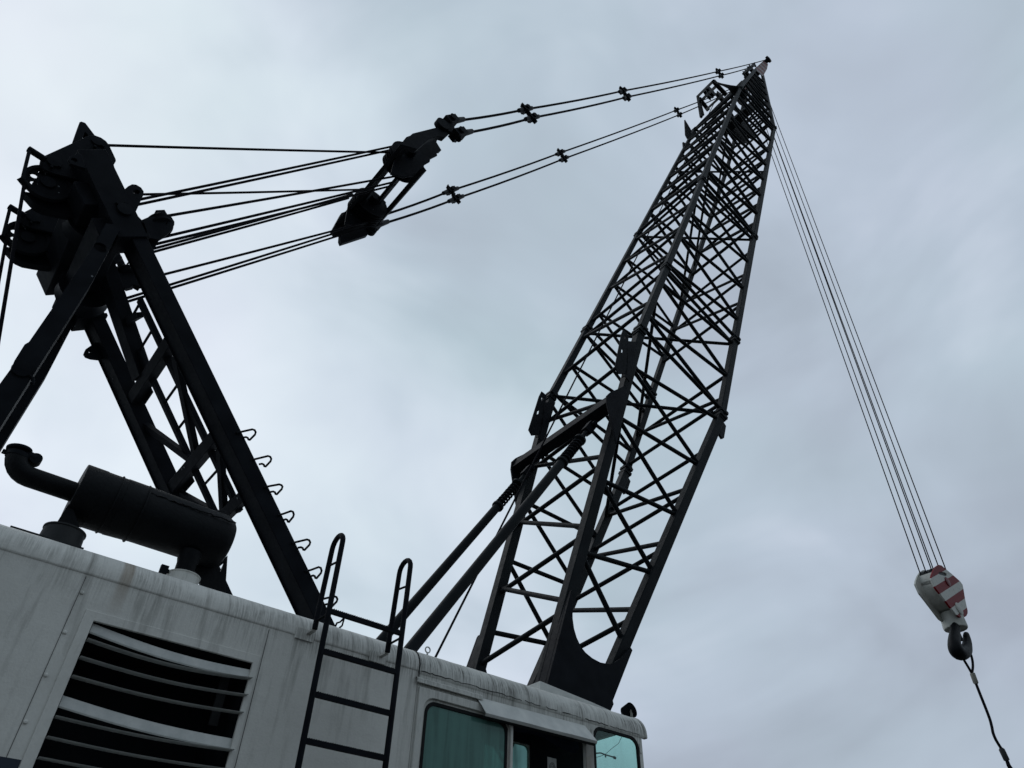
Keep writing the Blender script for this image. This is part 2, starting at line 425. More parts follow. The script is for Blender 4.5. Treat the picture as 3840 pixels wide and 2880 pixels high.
# blades: (left z top, sag, how far the broad face shows)
def blade(zl, zr, h, tilt, bow, out, name='louvre_blade', lx=LX0 + 0.006, rx=LX1 + 0.012):
    rows = []; n = 16
    for i in range(n + 1):
        t = i / n; x = lx + (rx - lx) * t
        z = zl + (zr - zl) * t - bow * math.sin(math.pi * min(1, t * 1.0))
        o = out * (0.35 + 0.65 * t)
        # cross-section: lip, broad face, return edge
        top = V((x, 0.03 - o * 0.2, z)); dn = V((0, -math.cos(tilt), -math.sin(tilt)))
        bot = top + dn * h
        lip = 0.003 if tilt < 1 else 0.0
        rows.append([top + V((0, 0.012, 0.004)), top, lerp(top, bot, 0.5) + V((0, -0.003, -0.001)), bot, bot + V((0, 0.004, -0.0025 - (0.004 if tilt > 1 else 0)))])
    mb = MB().strip(rows, (0, 0.002, -0.002))
    e = rows[-1]
    mb.plate([e[1] + V((0.0025, 0, 0)), e[3] + V((0.0025, 0, 0)), e[3] + V((0.0025, 0.11, 0.035))], (0.002, 0, 0))
    return mb.build(name, M_SLAT, vent, angle=30)
T80, T0 = math.radians(80), math.radians(-2)
blade(3.415, 3.380, 0.056, T80, 0.030, 0.05)
for zl, zr, bow in ((3.302, 3.312, 0.034), (3.192, 3.200, 0.025), (3.078, 3.086, 0.020), (2.848, 2.856, 0.016), (2.738, 2.744, 0.014), (2.630, 2.636, 0.008), (2.520, 2.526, 0.006), (2.410, 2.414, 0.006)):
    blade(zl, zr, 0.062, T0, bow, 0.05)
blade(2.974, 2.932, 0.062, T80, 0.020, 0.05)
# panel seams: overlapping sheet edges
mb = MB()
mb.box((1.822, -0.004, 1.1), (1.8245, -0.0005, ZF - 0.03)); mb.box((0.555, -0.003, 1.1), (0.5575, -0.0004, ZF - 0.03))
mb.build('sheet_seam', M_IRON, house)
for z in (3.568, 3.311, 3.053, 2.793, 2.53):
    MB().lathe((0.573, 0.0, z), (0, -1, 0), [(0, 0.0115), (0.006, 0.0115), (0.010, 0.008), (0.0115, 0.0)], 12).build('rivet', M_WHITE, house)
MB().box((HX0, -0.0035, 1.1), (0.632, -0.0005, 2.606)).build('painted_band', M_NAVY, house)
# lifting eye on the eave
mb = MB(); ce = at(1604, 2437, 0.12)
mb.tube(ell(ce, AX * 0.024, AZ * 0.024, 16), 0.006, 8, closed=True); mb.cyl(ce - AZ * 0.024, ce - AZ * 0.09, 0.008, 8)
mb.build('lifting_eye', M_SHEET, house)
# welded grey collar for the exhaust
ZR = ZF + RR
cx, cy = 1.225, 0.42
MB().lathe((cx, cy, ZR - 0.10), AZ, [(0, 0.155), (0.05, 0.13), (0.10, 0.118), (0.235, 0.118), (0.240, 0.124), (0.246, 0.124), (0.247, 0.108), (0.12, 0.106), (0.11, 0.0)], 36).build('exhaust_collar', M_WHITE, house)
k3b = crop(0, 1600, .4521)
# left flat curb and drum under the muffler
mb = MB(); p = at(235, 2010, 0.45)
mb.lathe((0.36, 0.48, ZR - 0.02), AZ, [(0, 0.15), (0.03, 0.15), (0.235, 0.135), (0.24, 0.142), (0.25, 0.142), (0.251, 0.11), (0.1, 0.11), (0.09, 0)], 36)
mb.build('vent_drum', M_IRON, house)
qa = k3b(90, 818, 0.17); qb = k3b(700, 1000, 0.17)
MB().box((qa.x, 0.17, ZR - 0.08), (qb.x, 0.85, qa.z)).build('drum_curb', M_IRON, house)

# ------------------------------------------------------------------ operator's cab
c7 = crop(1500, 2250, .4521); c8 = crop(1900, 2450, .2622)
CX0, CX1, CY1, CZ0 = 3.122, 5.722, 0.74, 1.25
cab = thing('operator_cab', (4.4, 0.37, CZ0), 'off-white operator cab with green glass windows, hinged sun visor and grimy rounded roof edge', 'crane cab')
def rrect(x0, x1, z0, z1, r, y=0.0, n=6):
    pts = []
    for cx_, cz_, a in ((x1 - r, z1 - r, 0), (x0 + r, z1 - r, 90), (x0 + r, z0 + r, 180), (x1 - r, z0 + r, 270)):
        for i in range(n + 1):
            t = math.radians(a + 90 * i / n); pts.append(V((cx_ + r * math.cos(t), y, cz_ + r * math.sin(t))))
    return pts
W1 = (3.222, 4.050, 2.45, 3.478, 0.085); DR = (4.110, 4.955, 1.9, 3.560, 0.01); W3 = (5.072, 5.664, 2.5, 3.655, 0.095)
mb = MB()
mb.plate([(CX0, 0, CZ0), (CX1, 0, CZ0), (CX1, 0, ZF), (CX0, 0, ZF)], (0, 0.03, 0), [rrect(*W1), rrect(*DR), rrect(*W3)])
def yzrect(x, y0, y1, z0, z1, r=0.07, n=5):
    return [V((x, p.x, p.z)) for p in rrect(y0, y1, z0, z1, r, 0, n)]
mb.plate([(CX1 - 0.03, 0.0305, CZ0), (CX1 - 0.03, CY1, CZ0), (CX1 - 0.03, CY1, ZF + 0.10), (CX1 - 0.03, 0.0305, ZF + 0.085)], (0.029, 0, 0), [yzrect(CX1 - 0.03, 0.06, CY1 - 0.05, 2.3, 3.768)])
mb.plate([(CX0 + 0.002, CY1 - 0.03, CZ0), (CX1 - 0.031, CY1 - 0.03, CZ0), (CX1 - 0.031, CY1 - 0.03, ZF - 0.002), (CX0 + 0.002, CY1 - 0.03, ZF - 0.002)], (0, 0.028, 0), [rrect(4.35, 4.885, 2.4, 3.578, 0.05, CY1 - 0.03)])
mb.box((CX0 + 0.002, 0.0305, CZ0), (CX0 + 0.03, CY1 - 0.031, ZF - 0.003))
mb.build('cab_wall', M_CABW, cab)
MB().box((CX0 + 0.03, 0.031, CZ0 + 0.002), (CX1 - 0.031, CY1 - 0.031, CZ0 + 0.04)).build('floor', M_DARKIN, cab)
MB().box((CX0 + 0.031, 0.031, ZF + 0.072), (CX1 - 0.032, CY1 - 0.031, ZF + 0.082)).build('headliner', M_HEAD, cab)
# interior lining, rear bulkhead, seat back
mb = MB(); mb.box((CX0 + 0.0305, 0.035, CZ0 + 0.05), (CX0 + 0.04, CY1 - 0.035, ZF + 0.070))
mb.box((CX0 + 0.041, CY1 - 0.042, CZ0 + 0.05), (4.33, CY1 - 0.0315, ZF + 0.070)); mb.box((4.90, CY1 - 0.042, CZ0 + 0.05), (CX1 - 0.04, CY1 - 0.0315, ZF + 0.070))
mb.box((4.331, CY1 - 0.042, 3.59), (4.899, CY1 - 0.0315, ZF + 0.070))
mb.build('lining', M_DARKIN, cab)
# sagging headliner edge and strut seen through the open door
rows = []
for i in range(15):
    t = i / 14; x = 4.06 + 0.96 * t; z = 3.53 - 0.075 * t - 0.02 * math.sin(t * 9)
    rows.append([(x, 0.16, z + 0.16), (x, 0.15, z + 0.03), (x, 0.19, z)])
MB().strip(rows, (0, 0.004, 0.004)).build('headliner_flap', M_HEAD, cab)
MB().cyl((4.02, 0.30, 3.50), (4.62, 0.30, 2.90), 0.013, 8).build('gas_strut', M_BLACK, cab)
mb = MB(); mb.plate(rrect(4.92, 5.32, 2.6, 3.36, 0.12, 0.5), (0, 0.12, 0)); mb.build('seat_back', M_RUBBER, cab, bevel=0.02)
q0 = c7(1222, 1300, 0.12); q1 = c7(1292, 1394, 0.12)
mb = MB(); mb.box((q0.x, 0.118, q1.z - 0.06), (q0.x + 0.105, 0.12, q0.z))
stick = mb.build('paper_notice', M_PAPER, cab)
mb = MB(); pc = V((q0.x + 0.055, 0.1165, q0.z - 0.085))
mb.tube(ell(pc, AX * 0.034, AZ * 0.044, 20), 0.0022, 6, closed=True); mb.tube(ell(pc, AX * 0.022, AZ * 0.03, 16), 0.002, 6, closed=True)
for k in range(3): mb.bar(pc + V((-0.013, -0.0005, 0.012 - 0.012 * k)), pc + V((0.013, -0.0005, 0.012 - 0.012 * k)), 0.002, 0.004)
mb.build('printed_emblem', M_IRON, stick)
# windows: rubber gasket + pane
def window(spec, mat, name, y=0.0, gas=0.018):
    x0, x1, z0, z1, r = spec
    mb = MB(); mb.plate(rrect(x0 - 0.010, x1 + 0.010, z0 - 0.01, z1 + 0.010, r + 0.01, y - 0.004), (0, 0.020, 0), [rrect(x0 + gas, x1 - gas, z0 + gas, z1 - gas, r - 0.012, y - 0.004)])
    wf = mb.build(name, M_RUBBER, cab, bevel=0.002)
    MB().plate(rrect(x0 + gas * .6, x1 - gas * .6, z0 + gas * .6, z1 - gas * .6, r - 0.01, y + 0.006), (0, 0.004, 0)).build('pane', mat, wf)
    return wf
window(W1, M_GLASS_DIRTY, 'side_window')
window(W3, M_GLASS, 'side_window')
mb = MB(); mb.plate(yzrect(CX1 - 0.020, 0.05, CY1 - 0.04, 2.28, 3.774), (0.004, 0, 0)); mb.build('windscreen', M_GLASS_CLEAR, cab)
MB().plate(rrect(4.34, 4.895, 2.39, 3.588, 0.05, CY1 - 0.02), (0, 0.004, 0)).build('far_window', M_GLASS_DIRTY, cab)
# raised frame of the sliding rear window and drip rail above it
mb = MB(); mb.plate([(3.137, -0.024, 2.2), (4.100, -0.024, 2.2), (4.100, -0.024, 3.570), (3.137, -0.024, 3.570)], (0, 0.0235, 0), [rrect(3.19, 4.075, 2.42, 3.505, 0.095, -0.024)])
mb.build('window_frame', M_CABW, cab, bevel=0.006)
mb = MB(); mb.strip([[(x, -0.002, 3.645 + 0.002 * math.sin(x * 19)), (x, -0.03, 3.628), (x, -0.032, 3.597)] for x in [3.10 + 0.66 * i / 12 for i in range(13)]], (0, 0.003, -0.003))
mb.build('drip_rail', M_CABW, cab)
# posts beside the door opening
MB().box((4.052, -0.010, 2.0), (4.108, -0.0005, 3.50)).build('door_post', M_POST, cab, bevel=0.004)
MB().box((4.957, -0.010, 2.0), (5.050, -0.0005, 3.545)).build('door_post', M_POST, cab, bevel=0.004)
# sun visor : bent sheet leaning out over the door
vt = [at(2613 - 824, 2617, -0.012), c7(1540, 1052, -0.012)]
a0, a1 = c7(640, 812, -0.012), c7(1540, 1052, -0.012)
b0, b1 = c7(715, 935, -0.10), c7(1640, 1170, -0.10)
rows = []
for i in range(13):
    t = i / 12; A = lerp(a0, a1, t); B = lerp(b0, b1, t); w_ = 0.004 * math.sin(t * 14)
    rows.append([A + V((0, 0.008, 0.012)), A, lerp(A, B, .5) + V((0, w_ - 0.004, 0)), B + V((0, w_, 0)), B + V((0, 0.012, -0.018))])
MB().strip(rows, (0, 0.003, -0.003)).build('sun_visor', M_SHEET, cab, angle=30)
rows = [[lerp(b0, b1, t) + V((0, 0.014, -0.018)), lerp(b0, b1, t) + V((0, 0.055, -0.026))] for t in [i / 8 for i in range(9)]]
MB().strip(rows, (0, 0.002, -0.004)).build('visor_return', M_IRON, cab)
for X in (5.05, 5.69):
    MB().box((X - 0.012, -0.009, 3.53), (X + 0.012, -0.0008, 3.62)).build('hinge', M_CABW, cab, bevel=0.003)
# cab roof and its rolled front end
eave(CX0 + 0.004, CX1 + 0.035, M_CABW, cab, 'cab_roof', CY1 + 0.3, lap=0.03, dent=0.006, seed=5)
mb = MB(); prof = [(-0.012, ZF - 0.03), (-0.012, ZF)] + [(-0.012 + (RR + .006) * (1 - math.cos(math.pi / 2 * k / 8)), ZF + (RR + .006) * math.sin(math.pi / 2 * k / 8)) for k in range(1, 9)] + [(CY1 + 0.2, ZF + RR + 0.02), (CY1 + 0.2, 3.792), (0.085, 3.792), (0.038, ZF - 0.03)]
mb.plate([V((CX1 + 0.036, y, z)) for y, z in prof], (0.045, 0, 0)); mb.build('front_roof_cap', M_CABW, cab, bevel=0.012)
# cracked filler line and patches along the eave
mb = MB(); rnd = random.Random(3); x = CX0 + 0.02; z = ZF - 0.012
pts = []
while x < CX1 - 0.02:
    pts.append((x, -0.0085, z)); x += 0.02 + 0.02 * rnd.random(); z = ZF - 0.010 + 0.012 * (rnd.random() - 0.5)
i0 = 0
while i0 < len(pts) - 3:
    ln = rnd.randint(3, 9); mb.tube(pts[i0:i0 + ln + 1], 0.0012 + 0.0026 * rnd.random(), 5); i0 += ln + rnd.choice((0, 0, 1, 2))
pts = [(CX0 + 0.002, -0.008, ZF - 0.06)]; 
for k in range(9): pts.append((CX0 + 0.003 + 0.004 * (rnd.random() - .5), -0.0085 + (RR * (1 - math.cos(math.pi / 2 * max(0, k - 2) / 8)) - 0.003 * (k > 2)), ZF - 0.04 + 0.02 * k if k < 3 else ZF + RR * math.sin(math.pi / 2 * (k - 2) / 8)))
mb.tube(pts, 0.004, 5)
mb.build('cracked_seam', M_IRON, cab)
# boxed cowl on the cab roof in front of the boom foot
yc = 0.42
t0, t1, t2 = c8(478, 392, yc), c8(1240, 705, yc), c8(1680, 905, yc)
l0 = c8(255, 475, 0.80)
mb = MB(); zb = ZF + RR - 0.02
mb.add([t0, t1, t2, (t2.x, yc, zb), (t0.x, yc, zb), (l0.x - 0.15, 0.95, t0.z - 0.02), (t2.x, 0.95, t2.z - 0.02), (t2.x, 0.95, zb), (l0.x - 0.15, 0.95, zb), (t1.x, 0.95, t1.z - .02)],
       [(0, 1, 2, 3, 4), (0, 4, 8, 5), (5, 8, 7, 6, 9), (0, 5, 9, 1), (1, 9, 6, 2), (2, 6, 7, 3), (3, 7, 8, 4)])
mb.build('roof_cowl', M_SHEET, cab, bevel=0.006)
# wiper hanging inside the front side window
mb = MB(); w0 = c8(1275, 1430, 0.10); w1 = c8(1345, 1425, 0.10); w2 = c8(1410, 1450, 0.10); w3 = c8(1535, 1487, 0.10)
mb.tube([w0, w1, w2, w3], 0.0065, 8); mb.cyl(w3 - AX * 0.004, w3 + V((0.02, 0, -0.004)), 0.012, 8); mb.cyl(w2, w2 + V((0.004, 0, -0.022)), 0.007, 8)
mb.build('wiper_arm', M_BLACK, cab)
mb = MB(); mb.tube([c8(1650, 1185, 0.10), c8(1600, 1290, 0.10), c8(1530, 1340, 0.10), c8(1415, 1440, 0.10), c8(1360, 1465, 0.10), c8(1275, 1490, 0.10)], 0.0022, 6)
mb.build('wiper_hose', M_BLACK, cab)

# floodlight on the cab roof
fl = c8(1740, 835, 0.45)
lamp = thing('floodlight', fl - AZ * 0.10, 'small black finned floodlight on the front corner of the cab roof', 'floodlight')
dirn = V((0.75, -0.25, 0.45)).normalized()
mb = MB(); mb.lathe(fl - dirn * 0.055, dirn, [(0, 0.035), (0.01, 0.052), (0.03, 0.060), (0.085, 0.070), (0.10, 0.070), (0.105, 0.06), (0.10, 0.0)], 24)
mb.build('housing', M_BLACK, lamp)
side = dirn.cross(AY).normalized()
for k in range(7):
    c_ = fl - dirn * (0.050 - 0.016 * k)
    MB().lathe(c_, dirn, [(0, 0.068 + .002 * k), (0.005, 0.068 + .002 * k)], 20).build('cooling_fin', M_BLACK, lamp)
mb = MB(); mb.bar(fl + V((-0.02, -0.06, 0)), fl + V((-0.02, -0.06, -0.12)), 0.012, 0.03); mb.bar(fl + V((-0.02, 0.06, 0)), fl + V((-0.02, 0.06, -0.12)), 0.012, 0.03)
mb.bar(fl + V((-0.02, -0.066, -0.12)), fl + V((-0.02, 0.066, -0.12)), 0.03, 0.012); mb.cyl(fl + V((-.02, 0, -0.2)), fl + V((-.02, 0, -0.12)), 0.016, 10)
mb.build('bracket', M_FERR, lamp)

# ------------------------------------------------------------------ access ladder
c6 = crop(900, 1900, .591)
YL = -0.30
lad = thing('access_ladder', V((2.45, YL, 1.0)), 'dark steel ladder with two hooped handrails fixed to the house side', 'ladder')
lb, lt = c6(392, 1500, YL), c6(575, 640, YL)
rb_, rt = c6(935, 1560, YL), c6(1027, 800, YL)
xl, xr = (lb.x + lt.x) / 2, (rb_.x + rt.x) / 2
zl_top = c6(672, 175, YL).z - 0.01; 
for xx, px in ((xl, (655, 170, 490, 800)), (xr, (1080, 330, 950, 945))):
    ztop = c6(px[0], px[1], YL + 0.06).z
    back_bot = c6(px[2], px[3], -0.06)
    r = 0.085
    yb = YL + 2 * r
    pts = [(xx, YL, 0.95), (xx, YL, 2.0), (xx, YL, ztop - r - 0.02)]
    for k in range(1, 9):
        a = math.pi * k / 9; pts.append((xx, YL + r - r * math.cos(a), ztop - r - 0.02 + r * math.sin(a)))
    pts += [(xx, yb, ztop - r - 0.02), (xx, yb + 0.02, back_bot.z + 0.12), (xx, yb + 0.02, back_bot.z)]
    st = MB().tube(pts, 0.021, 12).build('stringer', M_BLACK, lad)
    mb = MB(); zt = ztop - 0.26
    mb.cyl((xx, YL, zt - 0.012), (xx, yb, zt + 0.012), 0.009, 8); mb.cyl((xx, YL, back_bot.z + 0.06), (xx, yb + .02, back_bot.z + 0.06), 0.009, 8)
    mb.build('tie_rod', M_BLACK, st)
    mb = MB(); mb.box((xx - 0.10, -0.014, back_bot.z - 0.06), (xx + 0.05, -0.0065, back_bot.z + 0.02)); mb.box((xx - 0.016, yb + 0.03, back_bot.z - 0.012), (xx + 0.016, -0.0145, back_bot.z + 0.004))
    mb.build('fixing_bracket', M_WHITE, st)
zr1 = (c6(590, 670, YL).z + c6(1010, 800, YL).z) / 2
dz = zr1 - (c6(540, 922, YL).z + c6(985, 1048, YL).z) / 2
for k in range(9):
    z = zr1 - dz * k
    mb = MB(); mb.bar((xl, YL, z), (xr, YL, z), 0.030, 0.032)
    rnd = random.Random(k)
    for j in range(34):
        x = xl + 0.03 + (xr - xl - 0.06) * j / 33
        mb.box((x, YL - 0.016, z + 0.0155), (x + 0.007, YL + 0.016, z + 0.019 + 0.002 * rnd.random()))
    mb.build('rung', M_BLACK, lad)
# stray chain / wire at the foot of the gantry behind the ladder
mb = MB(); mb.tube([c6(605, 760, 0.35), c6(615, 738, 0.35), c6(635, 732, 0.35), c6(655, 712, 0.35), c6(660, 708, 0.35)], 0.008, 6)
mb.tube([c6(630, 770, 0.35), c6(648, 755, 0.35), c6(660, 712, 0.35)], 0.008, 6)
mb.tube([c6(605, 760, 0.35), c6(560, 800, 0.35)], 0.008, 6)
tag(mb.build('loose_cable', M_ROPE, base=c6(630, 770, 0.35)), 'short loose black cable on the roof edge behind the ladder', 'cable')

# ------------------------------------------------------------------ exhaust muffler
k3 = crop(0, 1600, .4521)
YM = 0.52
muf = thing('exhaust_muffler', (1.3, YM, ZR), 'big dented black exhaust muffler lying on the roof with a bent tail pipe', 'muffler')
e0 = k3(600, 575, YM); e1 = k3(1895, 945, YM)
zc = (e0.z + e1.z) / 2; R_ = 0.222
rows_ = []
rnd = random.Random(11)
n = 72; m = 26
prof = [(0.0, 0.0), (0.0, 0.2), (0.0, R_ - 0.004), (0.004, R_), (0.15, R_), (0.152, R_ - 0.003), (0.3, R_ - .003), (0.302, R_), (0.5, R_), (0.8, R_ - 0.004), (1.1, R_ - 0.006), (e1.x - e0.x - 0.06, R_ - 0.012), (e1.x - e0.x - 0.02, R_ - 0.03), (e1.x - e0.x, R_ - 0.065), (e1.x - e0.x + 0.004, 0.0)]
vs_ = []; fs = []
for i, (a_, r_) in enumerate(prof):
    for k in range(n):
        t = 2 * math.pi * k / n
        dent = 0
        if a_ > 0.4: dent = -0.012 * max(0, math.sin(a_ * 13 + 2 * t)) * max(0, -math.cos(t - 0.4)) - 0.010 * max(0, math.sin(a_ * 23 + t * 3))
        rr_ = max(r_ + (dent if r_ > 0.19 else 0), 1e-4)
        vs_.append((e0.x + a_, YM + rr_ * math.cos(t), zc + rr_ * math.sin(t)))
for i in range(len(prof) - 1):
    for k in range(n): fs.append((i * n + k, i * n + (k + 1) % n, (i + 1) * n + (k + 1) % n, (i + 1) * n + k))
MB().add(vs_, fs).build('body', M_MUFF, muf, angle=50)
for a_ in (0.26, 0.46):
    MB().tube(ell((e0.x + a_, YM, zc), AY * (R_ + 0.001), AZ * (R_ + 0.001), 60), 0.006, 6, closed=True).build('weld_seam', M_MUFF, muf)
rnd = random.Random(4); pts = []
for i in range(34):
    pts.append((e0.x + 0.46 + 0.021 * i, YM + (R_ - 0.004) * math.cos(math.radians(150 + 4 * rnd.random())), zc + (R_ - 0.004) * math.sin(math.radians(152 + 4 * rnd.random()))))
MB().tube(pts, 0.006, 6).build('weld_seam', M_MUFF, muf)
tp0 = k3(560, 525, YM); tp1 = k3(150, 420, YM); tp2 = k3(95, 330, YM); tp3 = k3(92, 230, YM)
zp = tp0.z; xe = tp2.x
pts = [(e0.x + 0.05, YM, zp), (tp1.x + 0.12, YM, zp)]
rb2 = 0.135
for k in range(0, 7):
    a = math.pi / 2 * k / 6
    pts.append((xe + rb2 - rb2 * math.sin(a), YM, zp + rb2 - rb2 * math.cos(a)))
pts.append((xe, YM, tp3.z + 0.012))
MB().tube(pts, 0.073, 20, caps=False).build('tail_pipe', M_MUFF, muf)
mb = MB(); mb.lathe((xe, YM, tp3.z - 0.015), AZ, [(0, 0.076), (0.035, 0.076)], 24); mb.box((xe - 0.10, YM - 0.01, tp3.z - 0.012), (xe - 0.07, YM + 0.01, tp3.z + 0.018))
mb.build('pipe_clamp', M_BLACK, muf)
mb = MB(); hb = V((xe + 0.06, YM, tp3.z + 0.03)); d1 = V((0.9, 0, -0.10)).normalized()
mb.lathe((xe - 0.01, YM, tp3.z + 0.055), V((-0.14, 0, 1)), [(-0.012, 0.0), (-0.01, 0.082), (0.006, 0.084), (0.018, 0.0)], 24)
mb.tube([hb, k3(205, 225, YM), k3(292, 275, YM)], [0.030, 0.034, 0.042], 12); mb.lathe(k3(292, 278, YM) - AY * 0.035, AY, [(0, 0.042), (0.07, 0.042)], 16)
mb.tube([k3(175, 280, YM), k3(235, 278, YM)], 0.014, 8)
mb.build('rain_cap', M_BLACK, muf)
mb = MB(); mb.lathe((cx, YM - 0.06, ZR + 0.06), AZ, [(0, 0.072), (0.20, 0.072), (0.23, 0.080), (0.30, 0.085)], 24); mb.build('inlet_neck', M_MUFF, muf)
mb = MB(); q = k3(1360, 1190, YM - 0.12); mb.bar(q, q + AX * 0.13, 0.02, 0.025); mb.box((q.x - 0.03, q.y - 0.015, q.z - 0.03), (q.x + 0.025, q.y + 0.015, q.z + 0.035))
mb.lathe((cx, YM - 0.06, ZR + 0.13), AZ, [(0, 0.077), (0.03, 0.077)], 24); mb.build('neck_clamp', M_BLACK, muf)
# end supports: gusset plates bolted to the roof
yb = 0.62
mb = MB(); mb.plate([k3(1600, 1150, yb), k3(1840, 1115, yb), k3(1890, 1065, yb), k3(1870, 1385, yb), k3(1920, 1470, yb), k3(1710, 1400, yb)], (0, 0.04, 0), [[k3(1815, 1165, yb), k3(1866, 1122, yb), k3(1830, 1205, yb)]])
mb.build('end_support', M_MUFF, muf, bevel=0.004)
mb = MB(); mb.plate([k3(480, 780, .40), k3(570, 640, .40), k3(600, 660, .40), k3(660, 830, .40), k3(545, 985, .40), k3(530, 1000, .40)], (0, 0.012, 0)); mb.build('end_bracket', M_MUFF, muf)

# ------------------------------------------------------------------ gantry (A-frame)
k1 = crop(0, 400, .3617); k2 = crop(0, 900, .4521); k5 = crop(600, 1500, .5424)
z1 = crop(40, 440, .18083); z2 = crop(0, 720, .18083); z3 = crop(300, 650, .18083); z4 = crop(300, 900, .18083)
GA = math.radians(130.88)
GD = V((math.cos(GA), 0, math.sin(GA))); GU = V((-math.sin(GA), 0, math.cos(GA)))
def G(s, u, y): return V((CAM.x, 0, CAM.z)) + GD * s + GU * u + V((0, y, 0))
def gpl(px, py, u=-3.73):
    """point of the gantry's own plane"""
    d = ray(px, py); t = u / d.dot(GU); p = CAM + d * t
    return p
def g2(x, y, u=-3.73): return gpl(x * .4521, 900 + y * .4521, u)
def g3(x, y, u=-3.73): return gpl(x * .4521, 1600 + y * .4521, u)
NY0, NY1, FY0, FY1 = 0.92, 1.15, 2.39, 2.61
gan = thing('gantry', (3.0, 1.75, 3.9), 'tall black steel A-frame gantry with sheaves at its head rising from the house roof', 'gantry')
def leg(y0, y1, s0, s1, sc_, name='front_leg'):
    mb = MB()
    mb.plate([G(s0, -3.815, y0), G(sc_, -3.815, y0), G(sc_, -3.655, y0), G(s0, -3.655, y0)], (0, y1 - y0, 0))
    # upper, deeper part of the leg with welded collar
    mb.plate([G(sc_ + .001, -3.822, y0 - 0.012), G(s1, -3.822, y0 - .012), G(s1 - 0.03, -3.53, y0 - .012), G(sc_ + .001, -3.53, y0 - .012)], (0, y1 - y0 + .02, 0))
    mb.plate([G(sc_ - 0.02, -3.84, y0 - 0.025), G(sc_ + 0.02, -3.84, y0 - .025), G(sc_ + 0.02, -3.51, y0 - .025), G(sc_ - 0.02, -3.51, y0 - .025)], (0, y1 - y0 + .05, 0))
    # flange lips along the lower part
    for u in (-3.819, -3.651): mb.bar(G(s0, u, y1 - 0.01), G(sc_ - .03, u, y1 - 0.01), 0.012, 0.03, GU)
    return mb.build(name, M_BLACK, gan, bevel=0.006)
pt = k1(985, 442, NY0) - CAM; s_top = pt.dot(GD) + CAM.z * 0
s_top = (k1(985, 442, NY0) - V((0, 0, CAM.z))).dot(GD)
s_col = (k1(1410, 1345, NY0) - V((0, 0, CAM.z))).dot(GD)
leg1 = leg(NY0, NY1, -0.2, s_top, s_col)
leg2 = leg(FY0, FY1, -0.2, s_top - 0.1, s_col)
# bolted pin cover, twin lugs
mb = MB(); q = k1(1290, 1075, NY0 - 0.012); mb.lathe(q, -AY, [(0, 0.075), (0.03, 0.075), (0.035, 0.0)], 20)
for x, y in ((1215, 1010), (1305, 1010)):
    p_ = k1(x, y, NY0 - .012); mb.lathe(p_, -AY, [(0, 0.02), (0.03, 0.02)], 6)
mb.build('pin_keeper', M_BLACK, gan)
mb = MB(); yy = NY0 + 0.10
cl = z3(1165, 385, yy)
hole = ell(cl, GD * 0.030 - GU * 0.012, GU * 0.040, 14)
mb.plate([z3(830, 300, yy), z3(935, 318, yy), z3(1000, 260, yy), z3(1080, 220, yy), z3(1170, 230, yy), z3(1270, 290, yy), z3(1325, 370, yy), z3(1320, 440, yy), z3(1145, 825, yy), z3(1000, 800, yy)], (0, 0.06, 0), [hole])
mb.build('lifting_lug', M_BLACK, gan, bevel=0.006)
mb = MB(); yy = 0.86
mb.plate([z1(1480, 780, yy), z1(1400, 740, yy), z1(1240, 800, yy), z1(1190, 880, yy), z1(1230, 960, yy), z1(1560, 1060, yy)], (0, 0.04, 0), [ell(z1(1320, 885, yy), AX * 0.028, AZ * 0.028, 12)])
mb.build('lifting_lug', M_BLACK, gan, bevel=0.004)
